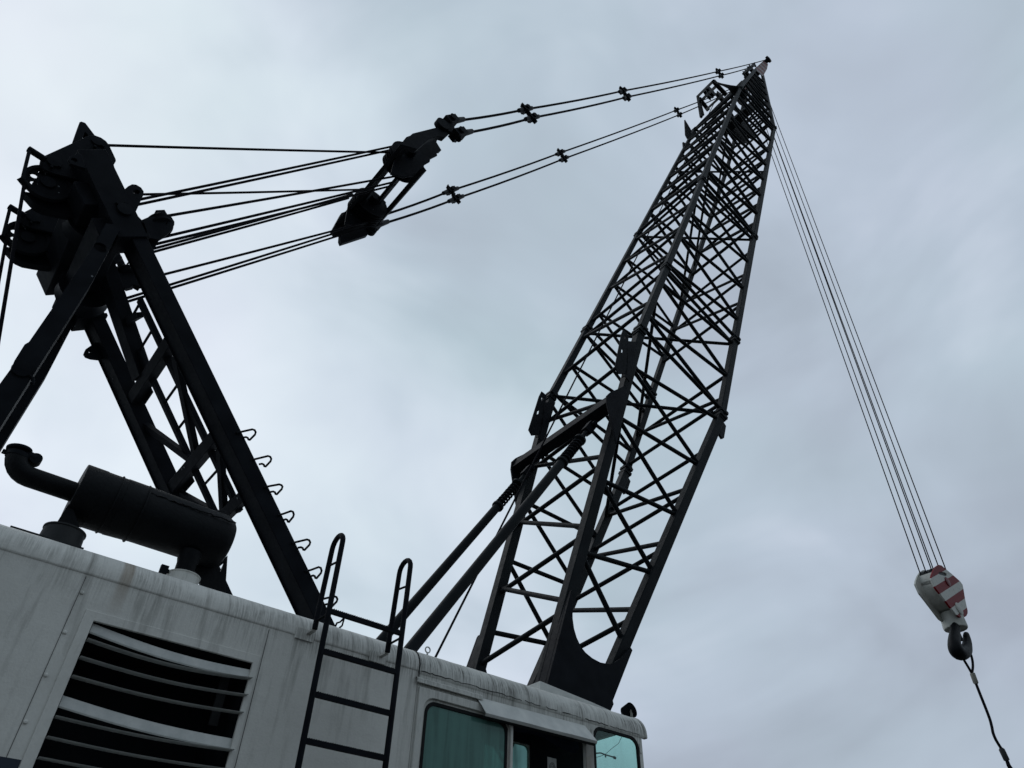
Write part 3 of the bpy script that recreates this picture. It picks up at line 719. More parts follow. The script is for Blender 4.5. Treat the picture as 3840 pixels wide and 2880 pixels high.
# head: two sheave housings side by side
def housing(dy, dz=0.0):
    o = V((0, dy, dz))
    def P(x, y, Y): return z1(x, y, Y) + o
    y0 = 1.16
    outline = [(620, 870), (605, 940), (625, 1010), (700, 1085), (900, 1165), (1150, 1230), (1500, 1330), (1900, 1420), (2160, 1060), (2140, 970), (2185, 900), (2180, 860), (2050, 580), (1980, 490), (1880, 420), (1745, 370), (1610, 375), (1260, 540), (710, 790)]
    mb = MB(); mb.plate([P(x, y, y0) for x, y in outline], (0, 0.03, 0)); hs = mb.build('head_plate', M_BLACK, gan, bevel=0.005)
    mb = MB(); mb.plate([P(x, y, y0) + AY * 0.36 for x, y in outline], (0, 0.03, 0)); mb.build('head_plate', M_BLACK, gan)
    mb = MB()
    # wrap plate closing the rear underside and the top
    top = [(710, 790), (1260, 540), (1610, 375), (1745, 370), (1880, 420), (1980, 490), (2050, 580), (2180, 860), (2185, 900)]
    rows = [[P(x, y, y0) + AY * 0.031, P(x, y, y0) + AY * 0.359] for x, y in top[:-3]]
    mb.strip(rows, (0, 0, -0.01)); mb.build('cover_sheet', M_BLACK, gan)
    # bolted pin caps
    for px, py, r in ((1800, 510, 0.065), (900, 930, 0.07)):
        mb = MB(); mb.lathe(P(px, py, y0), -AY, [(0, r), (0.02, r), (0.025, 0)], 20)
        mb.lathe(P(px - 60, py + 120, y0), -AY, [(0, 0.016), (0.03, 0.016)], 6); mb.lathe(P(px + 110, py + 110, y0), -AY, [(0, 0.016), (0.03, 0.016)], 6)
        mb.build('pin_cap', M_BLACK, hs)
    # rope sheaves
    c_ = P(600, 1240, y0)
    c_ = P(800, 1290, y0)
    for j in range(1):
        yy = y0 + 0.05
        cc = V((c_.x, yy + dy, c_.z))
        mb = MB(); r = 0.222
        sp = 9
        holes = [ell(cc + AX * 0.132 * math.cos(a) + AZ * 0.132 * math.sin(a), AX * 0.034, AZ * 0.034, 12) for a in [math.radians(136), math.radians(180), math.radians(224)]]
        mb.plate(ell(cc, AX * (r - .035), AZ * (r - .035), 36), (0, 0.02, 0), holes)
        mb.strip([[q_ + AY * w2 for w2 in (-.012, .0, .012, .022, .034)] for q_ in ell(cc, AX * r, AZ * r, 40, closed=False)])
        mb.strip([[q_ - AY * 0.012, q2_ - AY * .012, q2_ + AY * .034, q_ + AY * .034] for q_, q2_ in zip(ell(cc, AX * r, AZ * r, 40, closed=False), ell(cc, AX * (r - .04), AZ * (r - .04), 40, closed=False))])
        mb.lathe(cc - AY * 0.02, AY, [(0, 0.07), (0.06, 0.07)], 20)
        mb.build('sheave', M_BLACK, gan)
    cc = V((z1(1650, 800, y0).x + 0.02, 0, z1(1650, 800, y0).z - 0.1))
    for j in range(3):
        MB().lathe(V((cc.x, y0 + 0.05 + .1 * j + dy, cc.z)) , AY, [(0, 0.08), (0, 0.27), (0.012, 0.28), (0.022, 0.25), (0.032, 0.28), (0.044, 0.27), (0.044, 0.08)], 36).build('sheave', M_BLACK, gan)
    # lower sheave guard behind the plates
    lo = [(330, 1370), (440, 1490), (500, 1560), (600, 1650), (760, 1730), (1010, 1790), (1250, 1840), (1700, 1900), (1700, 1500), (900, 1520), (600, 1420)]
    mb = MB(); mb.plate([P(x, y, y0) + AY * 0.12 for x, y in lo], (0, 0.10, 0)); mb.build('sheave_guard', M_BLACK, gan)
    # cable keeper rods at the rear
    A, B, C_, D_ = P(400, 690, 1.10), P(720, 880, 1.10), P(190, 1250, 1.10), P(300, 1320, 1.10)
    mb = MB(); mb.tube([A + V((-.02, 0, .01)), B], 0.034, 10); kr = mb.build('rope_guard', M_BLACK, gan)
    MB().tube([C_, D_ + V((0.05, 0.05, -0.02))], 0.034, 10).build('rope_guard', M_BLACK, gan)
    MB().bar(P(385, 700, 1.09), P(240, 1290, 1.09), 0.032, 0.032, AY).build('guard_rod', M_BLACK, gan)
housing(0.0)
housing(0.90, 0.0)
mb = MB(); yy = 1.26
mb.plate([z1(1265, 560, yy), z1(1430, 95, yy), z1(1465, 80, yy), z1(1550, 110, yy), z1(1760, 385, yy), z1(1700, 440, yy), z1(1605, 372, yy), z1(1545, 300, yy), z1(1490, 440, yy), z1(1460, 560, yy)], (0, 0.10, 0))
mb.build('top_bracket', M_BLACK, gan, bevel=0.006)
# deep cross head joining both housings, and web plates of the head
mb = MB(); 
mb.bar(k1(1000, 900, 1.0), k1(1000, 900, 1.0) + AY * 1.6, 0.30, 0.34, GU)
mb.bar(k1(1130, 1240, 1.0), k1(1130, 1240, 1.0) + AY * 1.6, 0.22, 0.26, GU)
mb.build('cross_head', M_BLACK, gan, bevel=0.01)
# lower drum sheave inside the head (light rim)
mb = MB(); q = z3(330, 1000, 1.35); mb.lathe(q, AY, [(0, 0.05), (0, 0.27), (0.05, 0.255), (0.14, 0.255), (0.19, 0.27), (0.19, 0.05)], 36); mb.build('guide_drum', M_BLACK, gan)
mb = MB(); q = k2(720, 390, 2.0); mb.lathe(q, AY, [(0, 0.05), (0, 0.27), (0.05, 0.255), (0.14, 0.255), (0.19, 0.27), (0.19, 0.05)], 36); mb.build('guide_drum', M_BLACK, gan)
# swivelling fairlead pulleys on the front of the legs
def fairlead(P, dirx, cap, neck, cheek, hole):
    mb = MB(); ax = V(dirx).normalized()
    mb.lathe(P - ax * 0.05, ax, [(0, 0.04), (0, 0.135), (0.02, 0.145), (0.045, 0.12), (0.055, 0.12), (0.08, 0.145), (0.10, 0.135), (0.10, 0.04)], 32)
    p_ = mb.build('fairlead_pulley', M_BLACK, gan)
    mb = MB(); up = AZ.cross(ax).normalized()
    MB().bar(cap[0], cap[1], 0.06, 0.08, AZ).build('rope_keeper', M_BLACK, p_); mb.bar(neck[0], neck[1], 0.16, 0.14, AZ)
    mb.build('pulley_fork', M_BLACK, p_)
    MB().plate(cheek, (0, 0.03, 0), [hole]).build('cheek_plate', M_BLACK, p_, bevel=0.004)
fairlead(z3(1640, 1090, 1.12), (0.62, -0.33, -0.71), (z3(1590, 860, 1.12), z3(1770, 850, 1.12)), (z3(1300, 1180, 1.12), z3(1500, 1090, 1.12)), [z3(x, y, 1.02) for x, y in ((1310, 1005), (1400, 935), (1560, 872), (1600, 815), (1722, 808), (1765, 848), (1890, 885), (1920, 935), (1962, 1000), (1960, 1060), (1920, 1150), (1760, 1310), (1640, 1380), (1390, 1330), (1380, 1180))], [z3(x, y, 1.02) for x, y in ((1790, 1015), (1812, 1018), (1800, 1045), (1785, 1050))])
fairlead(z4(960, 760, 1.98), (0.62, -0.33, -0.71), (z4(920, 975, 1.98), z4(1060, 940, 1.98)), (z4(1300, 900, 1.98), z4(1080, 780, 1.98)), [z4(x, y, 1.88) for x, y in ((705, 862), (760, 930), (830, 970), (910, 978), (930, 1010), (1060, 980), (1105, 925), (1270, 982), (1300, 900), (1180, 600), (1050, 560), (900, 590), (800, 690))], [z4(x, y, 1.88) for x, y in ((955, 660), (970, 662), (968, 672), (957, 672))])
mb = MB()
mb.plate([z3(1150, 830, 1.1), z3(1320, 1010, 1.1), z3(1390, 1330, 1.1), z3(1640, 1380, 1.1), z3(1500, 1660, 1.1), z3(1350, 1500, 1.1), z3(1060, 1000, 1.1)], (0, 0.08, 0)); mb.build('pulley_bracket', M_BLACK, gan)
mb = MB()
mb.plate([z4(540, 740, 1.98), z4(620, 560, 1.98), z4(820, 540, 1.98), z4(700, 860, 1.98), z4(640, 980, 1.98)], (0, 0.05, 0))
mb.tube([z4(660, 520, 1.9), z4(560, 500, 1.9), z4(690, 430, 1.9), z4(800, 350, 1.9)], 0.05, 8)
mb.bar(z4(760, 320, 1.98), z4(880, 560, 1.98), 0.08, 0.05); mb.bar(z4(1030, 440, 1.98), z4(700, 880, 1.98), 0.018, 0.018)
mb.build('pulley_bracket', M_BLACK, gan)
# rear legs
def rear(dy):
    y0 = 0.83 + dy
    o = V((0, dy, 0))
    def P(x, y): return k2(x, y, 0.83) + o
    A = [P(790, 30), P(500, 470), P(240, 845), P(205, 865), P(120, 1000), P(95, 1060), P(0, 1190)]
    dl = (A[-1] - A[-2]).normalized()
    A.append(A[-1] + V((-0.02, 0, -1.9)))
    Bq = [V((P(0, 1560).x - 0.0, y0, A[-1].z)), P(0, 1560), P(390, 940), P(770, 340), P(1010, -120)]
    hq = ell(P(835, 62), AX * 0.062, AZ * 0.056, 16)
    mb = MB(); mb.plate(A + Bq + [P(880, -140)], (0, 0.035, 0), [hq])
    mb.plate([p_ + AY * 0.19 for p_ in A + Bq + [P(880, -140)]], (0, 0.03, 0), [[h_ + AY * 0.19 for h_ in hq]])
    fr = [P(0, 1560), P(390, 940), P(770, 340), P(1010, -120)]
    h2 = None
    rows = [[q_ + AY * 0.036, q_ + AY * 0.189] for q_ in [Bq[0]] + fr]
    mb.strip(rows, (-0.012, 0, 0)); mb.strip([[q_ + AY * 0.036, q_ + AY * 0.189] for q_ in A], (0.012, 0, 0))
    rl = mb.build('rear_leg', M_BLACK, gan, bevel=0.004)
    if dy == 0:
        mb = MB(); mb.lathe(P(180, 1075), -AY, [(0, 0.075), (0.015, 0.07), (0.02, 0)], 18); mb.tube(ell(P(195, 1150), AX * .07, AZ * .05, 12, -0.3, 3.0, False), 0.015, 8); mb.build('pin_boss', M_BLACK, rl)
rear(0.0)
rear(1.62)
# second far beam (boom hoist mast strut) beside the far leg
def gbar(p0, p1, wdt, hgt, name, root=gan, mat=M_BLACK, bev=0.004): 
    return MB().bar(p0, p1, wdt, hgt, GU).build(name, mat, root, bevel=bev)
sA = g2(930, 330); sB = g2(1185, 1140)
gbar(sA + GD * 0.3, sB, 0.20, 0.15, 'mast_strut')
# cross tubes between the legs
def cross(x0, y0, x1, y1, h, name, f=g2, u=-3.73):
    p0, p1 = f(x0, y0, u), f(x1, y1, u)
    p0.y = max(p0.y, NY0 + .1); return gbar(p0, p1, h, h, name)
sx = lambda p: (p - V((0, 0, CAM.z))).dot(GD)
def xtube(sv, h, name='cross_tube', u=-3.73): return gbar(G(sv, u, NY1 - 0.03), G(sv, u, FY0 + 0.03), h, h, name)
sc1 = (sx(g2(1400, 870)) + sx(g2(1060, 1410))) / 2
sc2 = (sx(g3(1770, 140)) + sx(g3(1460, 460))) / 2
sc3 = (sx(g3(1990, 610)) + sx(g3(1860, 750))) / 2
xtube(sc1, 0.118); xtube(sc2, 0.118); xtube(sc3, 0.105)
for sg in (sc1, sc2): MB().bar(G(sg, -3.80, FY0 - 0.02), G(sg, -3.80, FY0 - 0.29), 0.20, 0.013, GU).build('gusset', M_BLACK, gan)
# diagonals
for nm, (f0, a, f1, b_), wd in (('diagonal_brace', (g2, (1455, 960), g3, (1630, 250)), 0.085), ('diagonal_brace', (g3, (1828, 190), g3, (1855, 700)), 0.075),
                                ('diagonal_brace', (g2, (1120, 1475), g3, (1590, 275)), 0.075), ('diagonal_brace', (g3, (1510, 570), g3, (1900, 790)), 0.09)):
    gbar(f0(*a), f1(*b_), wd, 0.06, nm)
# ladder inside the gantry
r_top, r_bot = g2(1150, 500), g3(1945, 625)
l_top, l_bot = g2(1020, 640), g3(1780, 715)
yr = (r_top.y + r_bot.y) / 2; yl = (l_bot.y + g2(1270, 1190).y) / 2
s_t, s_b = sx(r_top), sx(g3(1985, 705))
gl = gbar(G(s_t, -3.74, yr), G(s_b, -3.74, yr), 0.07, 0.05, 'ladder_rail')
gbar(G(s_t - 0.35, -3.74, yl), G(s_b, -3.74, yl), 0.07, 0.05, 'ladder_rail')
sr = sx(g2(1190, 810)); ds = sx(g2(1190, 810)) - sx(g2(1455, 1410)) 
ds = ds / 2.0
k = 0
s_ = sx(g2(1115, 590))
while s_ > s_b:
    MB().cyl(G(s_, -3.74, yl), G(s_, -3.74, yr), 0.014, 8).build('ladder_rung', M_BLACK, gan)
    s_ -= 0.335
mb = MB(); mb.plate([g2(1030, 690, -3.76), g2(1100, 625, -3.76), g2(1180, 595, -3.76), g2(1190, 640, -3.76), g2(1120, 680, -3.76), g2(1085, 750, -3.76), g2(1040, 740, -3.76)], GU * 0.06); mb.build('rail_bracket', M_BLACK, gan)
# lug on the far leg
yy = FY0 + .1
mb = MB(); mb.plate([k2(790, 850, yy), k2(760, 870, yy), k2(710, 905, yy), k2(698, 935, yy), k2(715, 960, yy), k2(760, 975, yy), k2(850, 985, yy), k2(860, 850, yy)], (0, 0.05, 0), [ell(k2(745, 922, yy), AX * 0.022, AZ * 0.018, 12)])
mb.build('lifting_lug', M_BLACK, gan, bevel=0.004)
# climbing hoops welded to the front leg
for i, (x, y) in enumerate(((886, 1622), (948, 1722), (990, 1826), (1042, 1930), (1094, 2035), (1144, 2141), (1196, 2248))):
    o = at(x, y, NY0 - 0.012)
    def H(dx, dy): return at(x + dx, y + dy, NY0 - 0.012)
    sq = (1.0, .95, .95, .82, .95, .85, .95)[i]; lift = (0, 0, 6, -4, 0, -6, 0)[i]
    pts = [H(0, 2), H(20, -3), H(60 * sq, -12 + lift * .4), H(69 * sq, -9 + lift * .4), H(73 * sq, -1), H(70 * sq, 8), H(50 * sq, 28), H(46 * sq, 27), H(43 * sq, 20), H(36 * sq, 17), H(24, 19)]
    MB().tube(pts, 0.0105, 8).build('climbing_hoop', M_BLACK, gan)

# ------------------------------------------------------------------ boom
TH = math.radians(66.55)
BD = V((math.cos(TH), 0, math.sin(TH))); BU = V((-math.sin(TH), 0, math.cos(TH)))
def B(s, u, y): return V((0, 0, CAM.z)) + BD * s + BU * u + V((0, y, 0))
BN, BF = 0.48, 2.82; BC = (BN + BF) / 2
boom = thing('boom', B(3.6, -4.1, BC), 'long black lattice boom of square section reaching up to the top right', 'crane boom')
def chord_pt(s, side, top):
    """side -1 near / +1 far"""
    if s < 11.1:
        w_ = BF - BC - 0.070 * (11.1 - s); u = (-2.97 - 0.122 * (11.1 - s)) if top else (-5.10 + 0.097 * (11.1 - s))
    elif s < 32.2: w_ = BF - BC; u = -2.97 if top else -5.10
    else:
        t = (s - 32.2) / 12.3; w_ = (BF - BC) * (1 - t) + 0.42 * t
        u = -2.97 * (1 - t) + -3.88 * t if top else -5.10 * (1 - t) + -4.20 * t
    return B(s, u, BC + side * w_)
SECT = [('butt_section', 3.6, 11.1, 0.150), ('insert_section', 11.1, 13.9, 0.135), ('insert_section', 13.9, 19.85, 0.13), ('insert_section', 19.85, 32.2, 0.13), ('tip_section', 32.2, 43.4, 0.13)]
sections = []
braces = []   # (section index, p0, p1, r)
def brace(i, p0, p1, r): braces.append((i, p0, p1, r))
for i, (nm, a, b_, ch) in enumerate(SECT):
    r = thing(nm, B(a, -4, BC), '', '') if False else bpy.data.objects.new(nm, None)
    COL.objects.link(r); r.parent = boom; r.location = B(a, -4, BC) - V(boom['_base']); r['_base'] = tuple(B(a, -4, BC)); r.empty_display_size = .2
    sections.append(r)
    for side in (-1, 1):
        for top in (True, False):
            a2 = a if i else (4.2 if top else 5.15)
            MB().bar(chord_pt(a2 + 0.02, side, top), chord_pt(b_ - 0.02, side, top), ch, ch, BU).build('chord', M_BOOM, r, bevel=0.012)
    # pin joints
    if i:
        for side in (-1, 1):
            for top in (True, False):
                p_ = chord_pt(a, side, top); mb = MB()
                mb.bar(p_ - BD * 0.16, p_ + BD * 0.16, ch * 1.12, ch * 1.12, BU)
                mb.bar(p_ - BD * 0.11, p_ - BD * 0.03, ch * 1.45, ch * 1.35, BU); mb.bar(p_ + BD * 0.03, p_ + BD * 0.11, ch * 1.45, ch * 1.35, BU)
                mb.cyl(p_ - AY * 0.13, p_ + AY * 0.13, 0.032, 10)
                mb.build('pin_joint', M_BOOM, r, bevel=0.006)
def warren(i, nodes_top, nodes_bot, r, sides=(-1, 1), off=0.0):
    for side in sides:
        # the far face runs in the opposite phase
        seq = sorted([(s_, side < 0) for s_ in nodes_top] + [(s_, side > 0) for s_ in nodes_bot])
        for (sa, ta), (sb_, tb) in zip(seq, seq[1:]):
            if ta != tb: brace(i, chord_pt(sa, side, ta), chord_pt(sb_, side, tb), r)
def nface(i, stations, top, r, end=0.10):
    for k, s_ in enumerate(stations):
        brace(i, chord_pt(s_ + 0.24, -1, top), chord_pt(s_, 1, top), r)
        if k + 1 < len(stations): brace(i, chord_pt(s_ + 0.38, -1, top), chord_pt(stations[k + 1] + end, 1, top), r)
# butt
warren(0, [6.37, 7.61, 8.91, 10.13], [5.77, 7.01, 8.25, 9.54, 10.95], 0.034)
nface(0, [5.26, 6.39, 7.68, 8.98, 10.22], True, 0.034)
nface(0, [5.95, 7.26, 8.55, 9.75], False, 0.034, -0.18)
brace(0, chord_pt(9.85, -1, True), chord_pt(9.45, 1, False), 0.032)
# inserts
warren(1, [11.75, 13.2], [11.25, 12.43, 13.75], 0.036)
nface(1, [11.95, 13.45], True, 0.036); nface(1, [11.3, 12.3], False, 0.036)
brace(1, chord_pt(11.15, 1, True), chord_pt(11.15, -1, False), 0.034); brace(1, chord_pt(12.85, -1, True), chord_pt(12.2, 1, False), 0.034)
brace(1, chord_pt(13.75, 1, True), chord_pt(13.75, -1, False), 0.034)
def series(a, d, n): return [a + d * k for k in range(n)]
warren(2, series(14.1, 1.6, 4), series(14.85, 1.62, 4), 0.036)
nface(2, series(14.3, 1.68, 4), True, 0.036); nface(2, series(15.4, 1.62, 3), False, 0.036)
brace(2, chord_pt(19.7, 1, True), chord_pt(19.7, -1, False), 0.034); brace(2, chord_pt(18.85, -1, True), chord_pt(18.2, 1, False), 0.034)
warren(3, series(20.85, 1.68, 7), series(20.05, 1.68, 8), 0.047)
nface(3, series(20.15, 1.69, 8), True, 0.048); nface(3, series(20.7, 1.69, 7), False, 0.047)
brace(3, chord_pt(26.1, 1, True), chord_pt(26.1, -1, False), 0.036); brace(3, chord_pt(22.0, -1, True), chord_pt(21.3, 1, False), 0.036)
brace(3, chord_pt(28.3, -1, True), chord_pt(27.6, 1, False), 0.036)
warren(4, series(33.1, 1.5, 6), series(32.4, 1.5, 7), 0.050)
nface(4, series(32.5, 1.5, 7), True, 0.050); nface(4, series(33.0, 1.3, 7), False, 0.050)
for i_, (a_, b_, r_) in {1: (11.1, 13.9, 0.036), 2: (13.9, 19.85, 0.036), 3: (19.85, 32.2, 0.043)}.items():
    for side in (-1, 1):
        for s_ in (a_ + 0.17, b_ - 0.17): brace(i_, chord_pt(s_, side, True), chord_pt(s_, side, False), r_)
braces.sort(key=lambda q: ((q[1] + q[2]) / 2 - CAM).length)
for i, p0, p1, r in braces[:100]:
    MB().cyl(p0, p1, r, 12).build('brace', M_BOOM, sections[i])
mb = MB()
for i, p0, p1, r in braces[100:]: mb.cyl(p0, p1, r, 8)
o = mb.build('lacing', M_BOOM, boom); o['kind'] = 'stuff'
# foot plates
c4 = crop(1900, 1400, .4219); c5 = crop(1700, 1950, .4521); c1 = crop(2500, 180, .3014)
YFP = 0.73
def footplate(dy, sh=V((0, 0, 0))):
    o = V((0, dy, 0)) + sh
    fp = lambda x, y: c5(x, y, YFP) + o
    out = [fp(978, 590), fp(988, 574), fp(992, 820), fp(1003, 900), fp(1025, 975), fp(1060, 1050), (fp(1100, 1100)), fp(1155, 1145), fp(1220, 1180), fp(1300, 1195), fp(1350, 1175), fp(1400, 1140), fp(1440, 1095), fp(1472, 1055), fp(1488, 1080), fp(1325, 1500), fp(1332, 1528), fp(1308, 1580), fp(1290, 1640), fp(772, 1400)]
    mb = MB(); mb.plate(out, (0, 0.045, 0))
    mb.plate([p_ + AY * 0.17 for p_ in out], (0, 0.03, 0))
    rear_ = [fp(772, 1400), fp(978, 590), fp(988, 574)]
    mb.strip([[p_ + AY * 0.046, p_ + AY * 0.169] for p_ in rear_], (0.02, 0, 0))
    return mb.build('foot_plate', M_BLACK, sections[0], bevel=0.005)
footplate(0.0); footplate(1.66)
# ear brackets on the top chords below the first joint
c3 = crop(2150, 1000, .3616)
for side, y in ((-1, BN - 0.05), (1, BF - 0.30)):
    o = V((0, y - (BN - 0.05), 0))
    P = lambda x, yv: c3(x, yv, BN - 0.05) + o
    h1 = [P(525, 720), P(545, 715), P(548, 735), P(530, 755)]; h2 = [P(500, 860), P(518, 850), P(515, 885), P(498, 890)]
    mb = MB(); mb.plate([P(520, 650), P(565, 690), P(560, 1110), P(470, 1110), P(432, 1045), P(500, 700)], (0, 0.02, 0), [h1, h2])
    mb.plate([P(572, 770), P(672, 780), P(640, 960), P(585, 1195), P(535, 1130)], (0, 0.02, 0))
    mb.plate([P(560, 700), P(575, 700), P(560, 1120), P(545, 1120)], (0, 0.10, 0))
    mb.build('chord_bracket', M_BLACK, sections[0], bevel=0.004)
# small dog ears under the bottom chord joints
for side in (-1, 1):
    p_ = chord_pt(11.0, side, False); mb = MB()
    q_ = [p_ - BU * 0.07, p_ - BU * 0.17 - BD * 0.05, p_ - BU * 0.17 - BD * 0.42, p_ - BU * 0.13 - BD * 0.48, p_ - BU * 0.06 - BD * 0.45]
    mb.plate([k_ - AY * 0.02 for k_ in q_], (0, 0.04, 0)); mb.build('joint_lug', M_BOOM, sections[0], bevel=0.004)
# transverse beam that carries the backstops
n0 = V((6.36, BN + 0.08, 8.60)); n1 = V((6.50, BF - 0.08, 8.72))
bm0 = c4(850, 320, BN + .12); bm1 = c4(175, 770, BF - 0.12)
bx_ = (bm0 + bm1) / 2; bm0 = V((bx_.x, BN + .05, bx_.z)); bm1 = V((bx_.x, BF - .02, bx_.z))
mb = MB(); mb.bar(bm0, bm1, 0.22, 0.17, BU); beam = mb.build('backstop_beam', M_BLACK, sections[0], bevel=0.008)
for yv in (BN + 0.02, BF - 0.06):
    o = V((0, yv, 0)); c_ = V((bx_.x, 0, bx_.z)); q_ = chord_pt(9.6, -1, True); q2 = chord_pt(8.2, -1, True)
    mb = MB(); mb.plate([V((q_.x, yv, q_.z)), V((q2.x, yv, q2.z)), c_ + o - BD * 0.15 + BU * 0.08, c_ + o + BU * 0.13, c_ + o + BD * 0.13 + BU * 0.1], (0, 0.03, 0)); mb.build('beam_gusset', M_BLACK, sections[0], bevel=0.003)
# service platform and rope rollers on top of the boom near the joint
def bar3(pts, r): 
    mb = MB()
    for a_, b2 in zip(pts, pts[1:]): mb.bar(a_, b2, r, r, AY)
    return mb
yN, yF = 1.05, 2.55
Pn, Pf = c1(580, 412, yN), c1(388, 600, yF)
pl = bar3([Pn, Pf], 0.11).build('roller_frame', M_BOOM, sections[3])
bar3([Pf, c1(430, 860, yF)], 0.10).build('frame_post', M_BOOM, pl); bar3([Pf + V((.05, 0, -.1)), c1(455, 835, yF)], 0.08).build('frame_post', M_BOOM, pl)
bar3([Pn, c1(740, 585, yN)], 0.15).build('frame_post', M_BOOM, pl); bar3([c1(405, 625, yF), c1(520, 775, yF)], 0.15).build('frame_post', M_BOOM, pl)
bar3([c1(620, 470, yN), c1(425, 660, yF)], 0.12).build('roller_axle', M_BOOM, pl)
bar3([c1(720, 560, yN), c1(500, 760, yF)], 0.10).build('roller_axle', M_BOOM, pl)
for (x, y, yy) in ((515, 580, 1.95), (550, 545, 1.65), (660, 605, 1.7)):
    MB().lathe(c1(x, y, yy) - AY * 0.06, AY, [(0, 0.06), (0, 0.27), (0.04, 0.22), (0.08, 0.22), (0.12, 0.27), (0.12, 0.06)], 28).build('guide_roller', M_BOOM, pl)
mb = MB(); yy = BN - 0.02
rows = [[c1(x, y, yy), c1(x2, y2, yy + d_)] for x, y, x2, y2, d_ in ((590, 410, 604, 428, .1), (690, 440, 715, 470, .1), (800, 462, 770, 500, .15), (870, 470, 800, 540, .2), (925, 490, 850, 600, .3), (970, 540, 880, 650, .4), (993, 610, 905, 690, .4), (997, 690, 950, 720, .4))]
mb.strip(rows, (0, 0.03, 0)); mb.build('wind_plate', M_BOOM, sections[4])
mb = MB(); yy = BF
mb.plate([c1(228, 890, yy), c1(262, 945, yy), c1(312, 1030, yy), c1(285, 1110, yy), c1(265, 1125, yy), c1(238, 1075, yy)], (0, 0.05, 0)); mb.plate([c1(205, 1168, yy), c1(250, 1190, yy), c1(235, 1260, yy), c1(212, 1240, yy)], (0, 0.05, 0))
mb.build('stay_lug', M_BOOM, sections[3])
# inner mast-foot sheaves and deflector box seen through the lattice
for yy in (1.45, 1.85):
    MB().lathe(B(33.4, -4.55, yy), AY, [(0, 0.08), (0, 0.50), (0.05, 0.44), (0.09, 0.44), (0.14, 0.50), (0.14, 0.08)], 32).build('deflector_sheave', M_BOOM, sections[3])
mb = MB(); mb.bar(B(33.5, -4.0, 0.8), B(33.5, -4.0, 2.3), 0.35, 0.6, BD); mb.build('deflector_box', M_BOOM, sections[3])
# boom head: side plates, red and white striped tip, hoist sheaves, pins
yh0, yh1 = 1.02, 2.28
def stripes(name, ca, cb, axis, freq, off, rough=0.5):
    m, t, bs = new_mat(name)
    g_ = t.nodes.new('ShaderNodeNewGeometry'); d_ = t.nodes.new('ShaderNodeVectorMath'); d_.operation = 'DOT_PRODUCT'
    t.links.new(g_.outputs['Position'], d_.inputs[0]); d_.inputs[1].default_value = axis
    f = mth(t, 'FRACT', mth(t, 'MULTIPLY_ADD', d_.outputs['Value'], freq, off))
    s_ = mth(t, 'GREATER_THAN', f, 0.5)
    n_ = tnoise(t, 14, 5, 0.65, g_.outputs['Position'])
    A_ = mixc(t, ramp(t, n_, [(0.55, 0.0), (0.75, 1.0)]), ca, tuple(x * 0.5 for x in ca)); B2 = mixc(t, ramp(t, n_, [(0.5, 0.0), (0.72, 1.0)]), cb, tuple(x * 0.55 for x in cb))
    t.links.new(mixc(t, s_, A_, B2), bs.inputs['Base Color']); bs.inputs['Roughness'].default_value = rough
    bs.inputs['Specular IOR Level'].default_value = 0.08
    return m
M_TIP = stripes('tip_stripes', (0.16, 0.035, 0.035), (0.26, 0.23, 0.23), (BD * 0.8 + BU * 0.6).normalized(), 1.35, 0.2)
for yy in (yh0, yh1):
    mb = MB(); P = lambda x, y: c1(x, y, yh0) + V((0, yy - yh0, 0))
    mb.plate([P(1100, 262), P(1150, 215), P(1205, 165), P(1262, 198), P(1250, 260), P(1200, 350)], (0, 0.04, 0)); mb.build('tip_plate', M_TIP, sections[4], bevel=0.005)
hd = c1(1180, 262, yh0)
mb = MB(); mb.bar(V((hd.x, yh0 + .05, hd.z)), V((hd.x, yh1 - 0.02, hd.z)), 0.3, 0.3, BD); mb.build('head_spacer', M_BOOM, sections[4])
tipc = c1(1240, 165, yh0)
mb = MB(); mb.cyl(V((tipc.x, yh0 - 0.22, tipc.z)), V((tipc.x, yh1 + .14, tipc.z)), 0.13, 14)
mb.lathe(V((tipc.x, yh0 - 0.2, tipc.z)), AY, [(0, 0.1), (0, 0.21), (0.12, 0.21), (0.12, 0.1)], 14); mb.lathe(V((tipc.x, yh1 + 0.02, tipc.z)), AY, [(0, 0.1), (0, 0.21), (0.12, 0.21), (0.12, 0.1)], 14)
mb.build('pendant_pin', M_BLACK, sections[4])
mb = MB()
for a_, b2 in (((950, 320), (1090, 190)), ((965, 330), (1000, 385)), ((1085, 195), (1105, 230)), ((1000, 300), (1090, 215))): mb.bar(c1(*a_, 1.2), c1(*b2, 1.2), 0.09, 0.09, AY)
mb.build('tip_rail', M_BOOM, sections[4])
for a_ in ((1060, 250), (1010, 310)):
    MB().lathe(c1(*a_, 1.5), AY, [(0, 0.06), (0, 0.26), (0.05, 0.2), (0.09, 0.2), (0.14, 0.26), (0.14, 0.06)], 24).build('guide_roller', M_BOOM, sections[4])
# wide light side plate along the near top chord of the tip
mb = MB(); mb.plate([c1(880, 505, BN - 0.0), c1(930, 492, BN), c1(1112, 272, yh0 - .04), c1(1085, 262, yh0 - .04)], (0, 0.03, 0)); mb.build('tip_side_plate', M_BOOM, sections[4])

# ------------------------------------------------------------------ ropes helper
def rope(name, p0, p1, r, label, cat='wire rope', group=None, sag=0.0, n=14, mat=M_ROPE):
    p0, p1 = V(p0), V(p1)
    pts = [lerp(p0, p1, i / n) - AZ * sag * 4 * (i / n) * (1 - i / n) for i in range(n + 1)]
    o = MB().tube(pts, r, 8).build(name, mat, base=p0)
    return tag(o, label, cat, group)

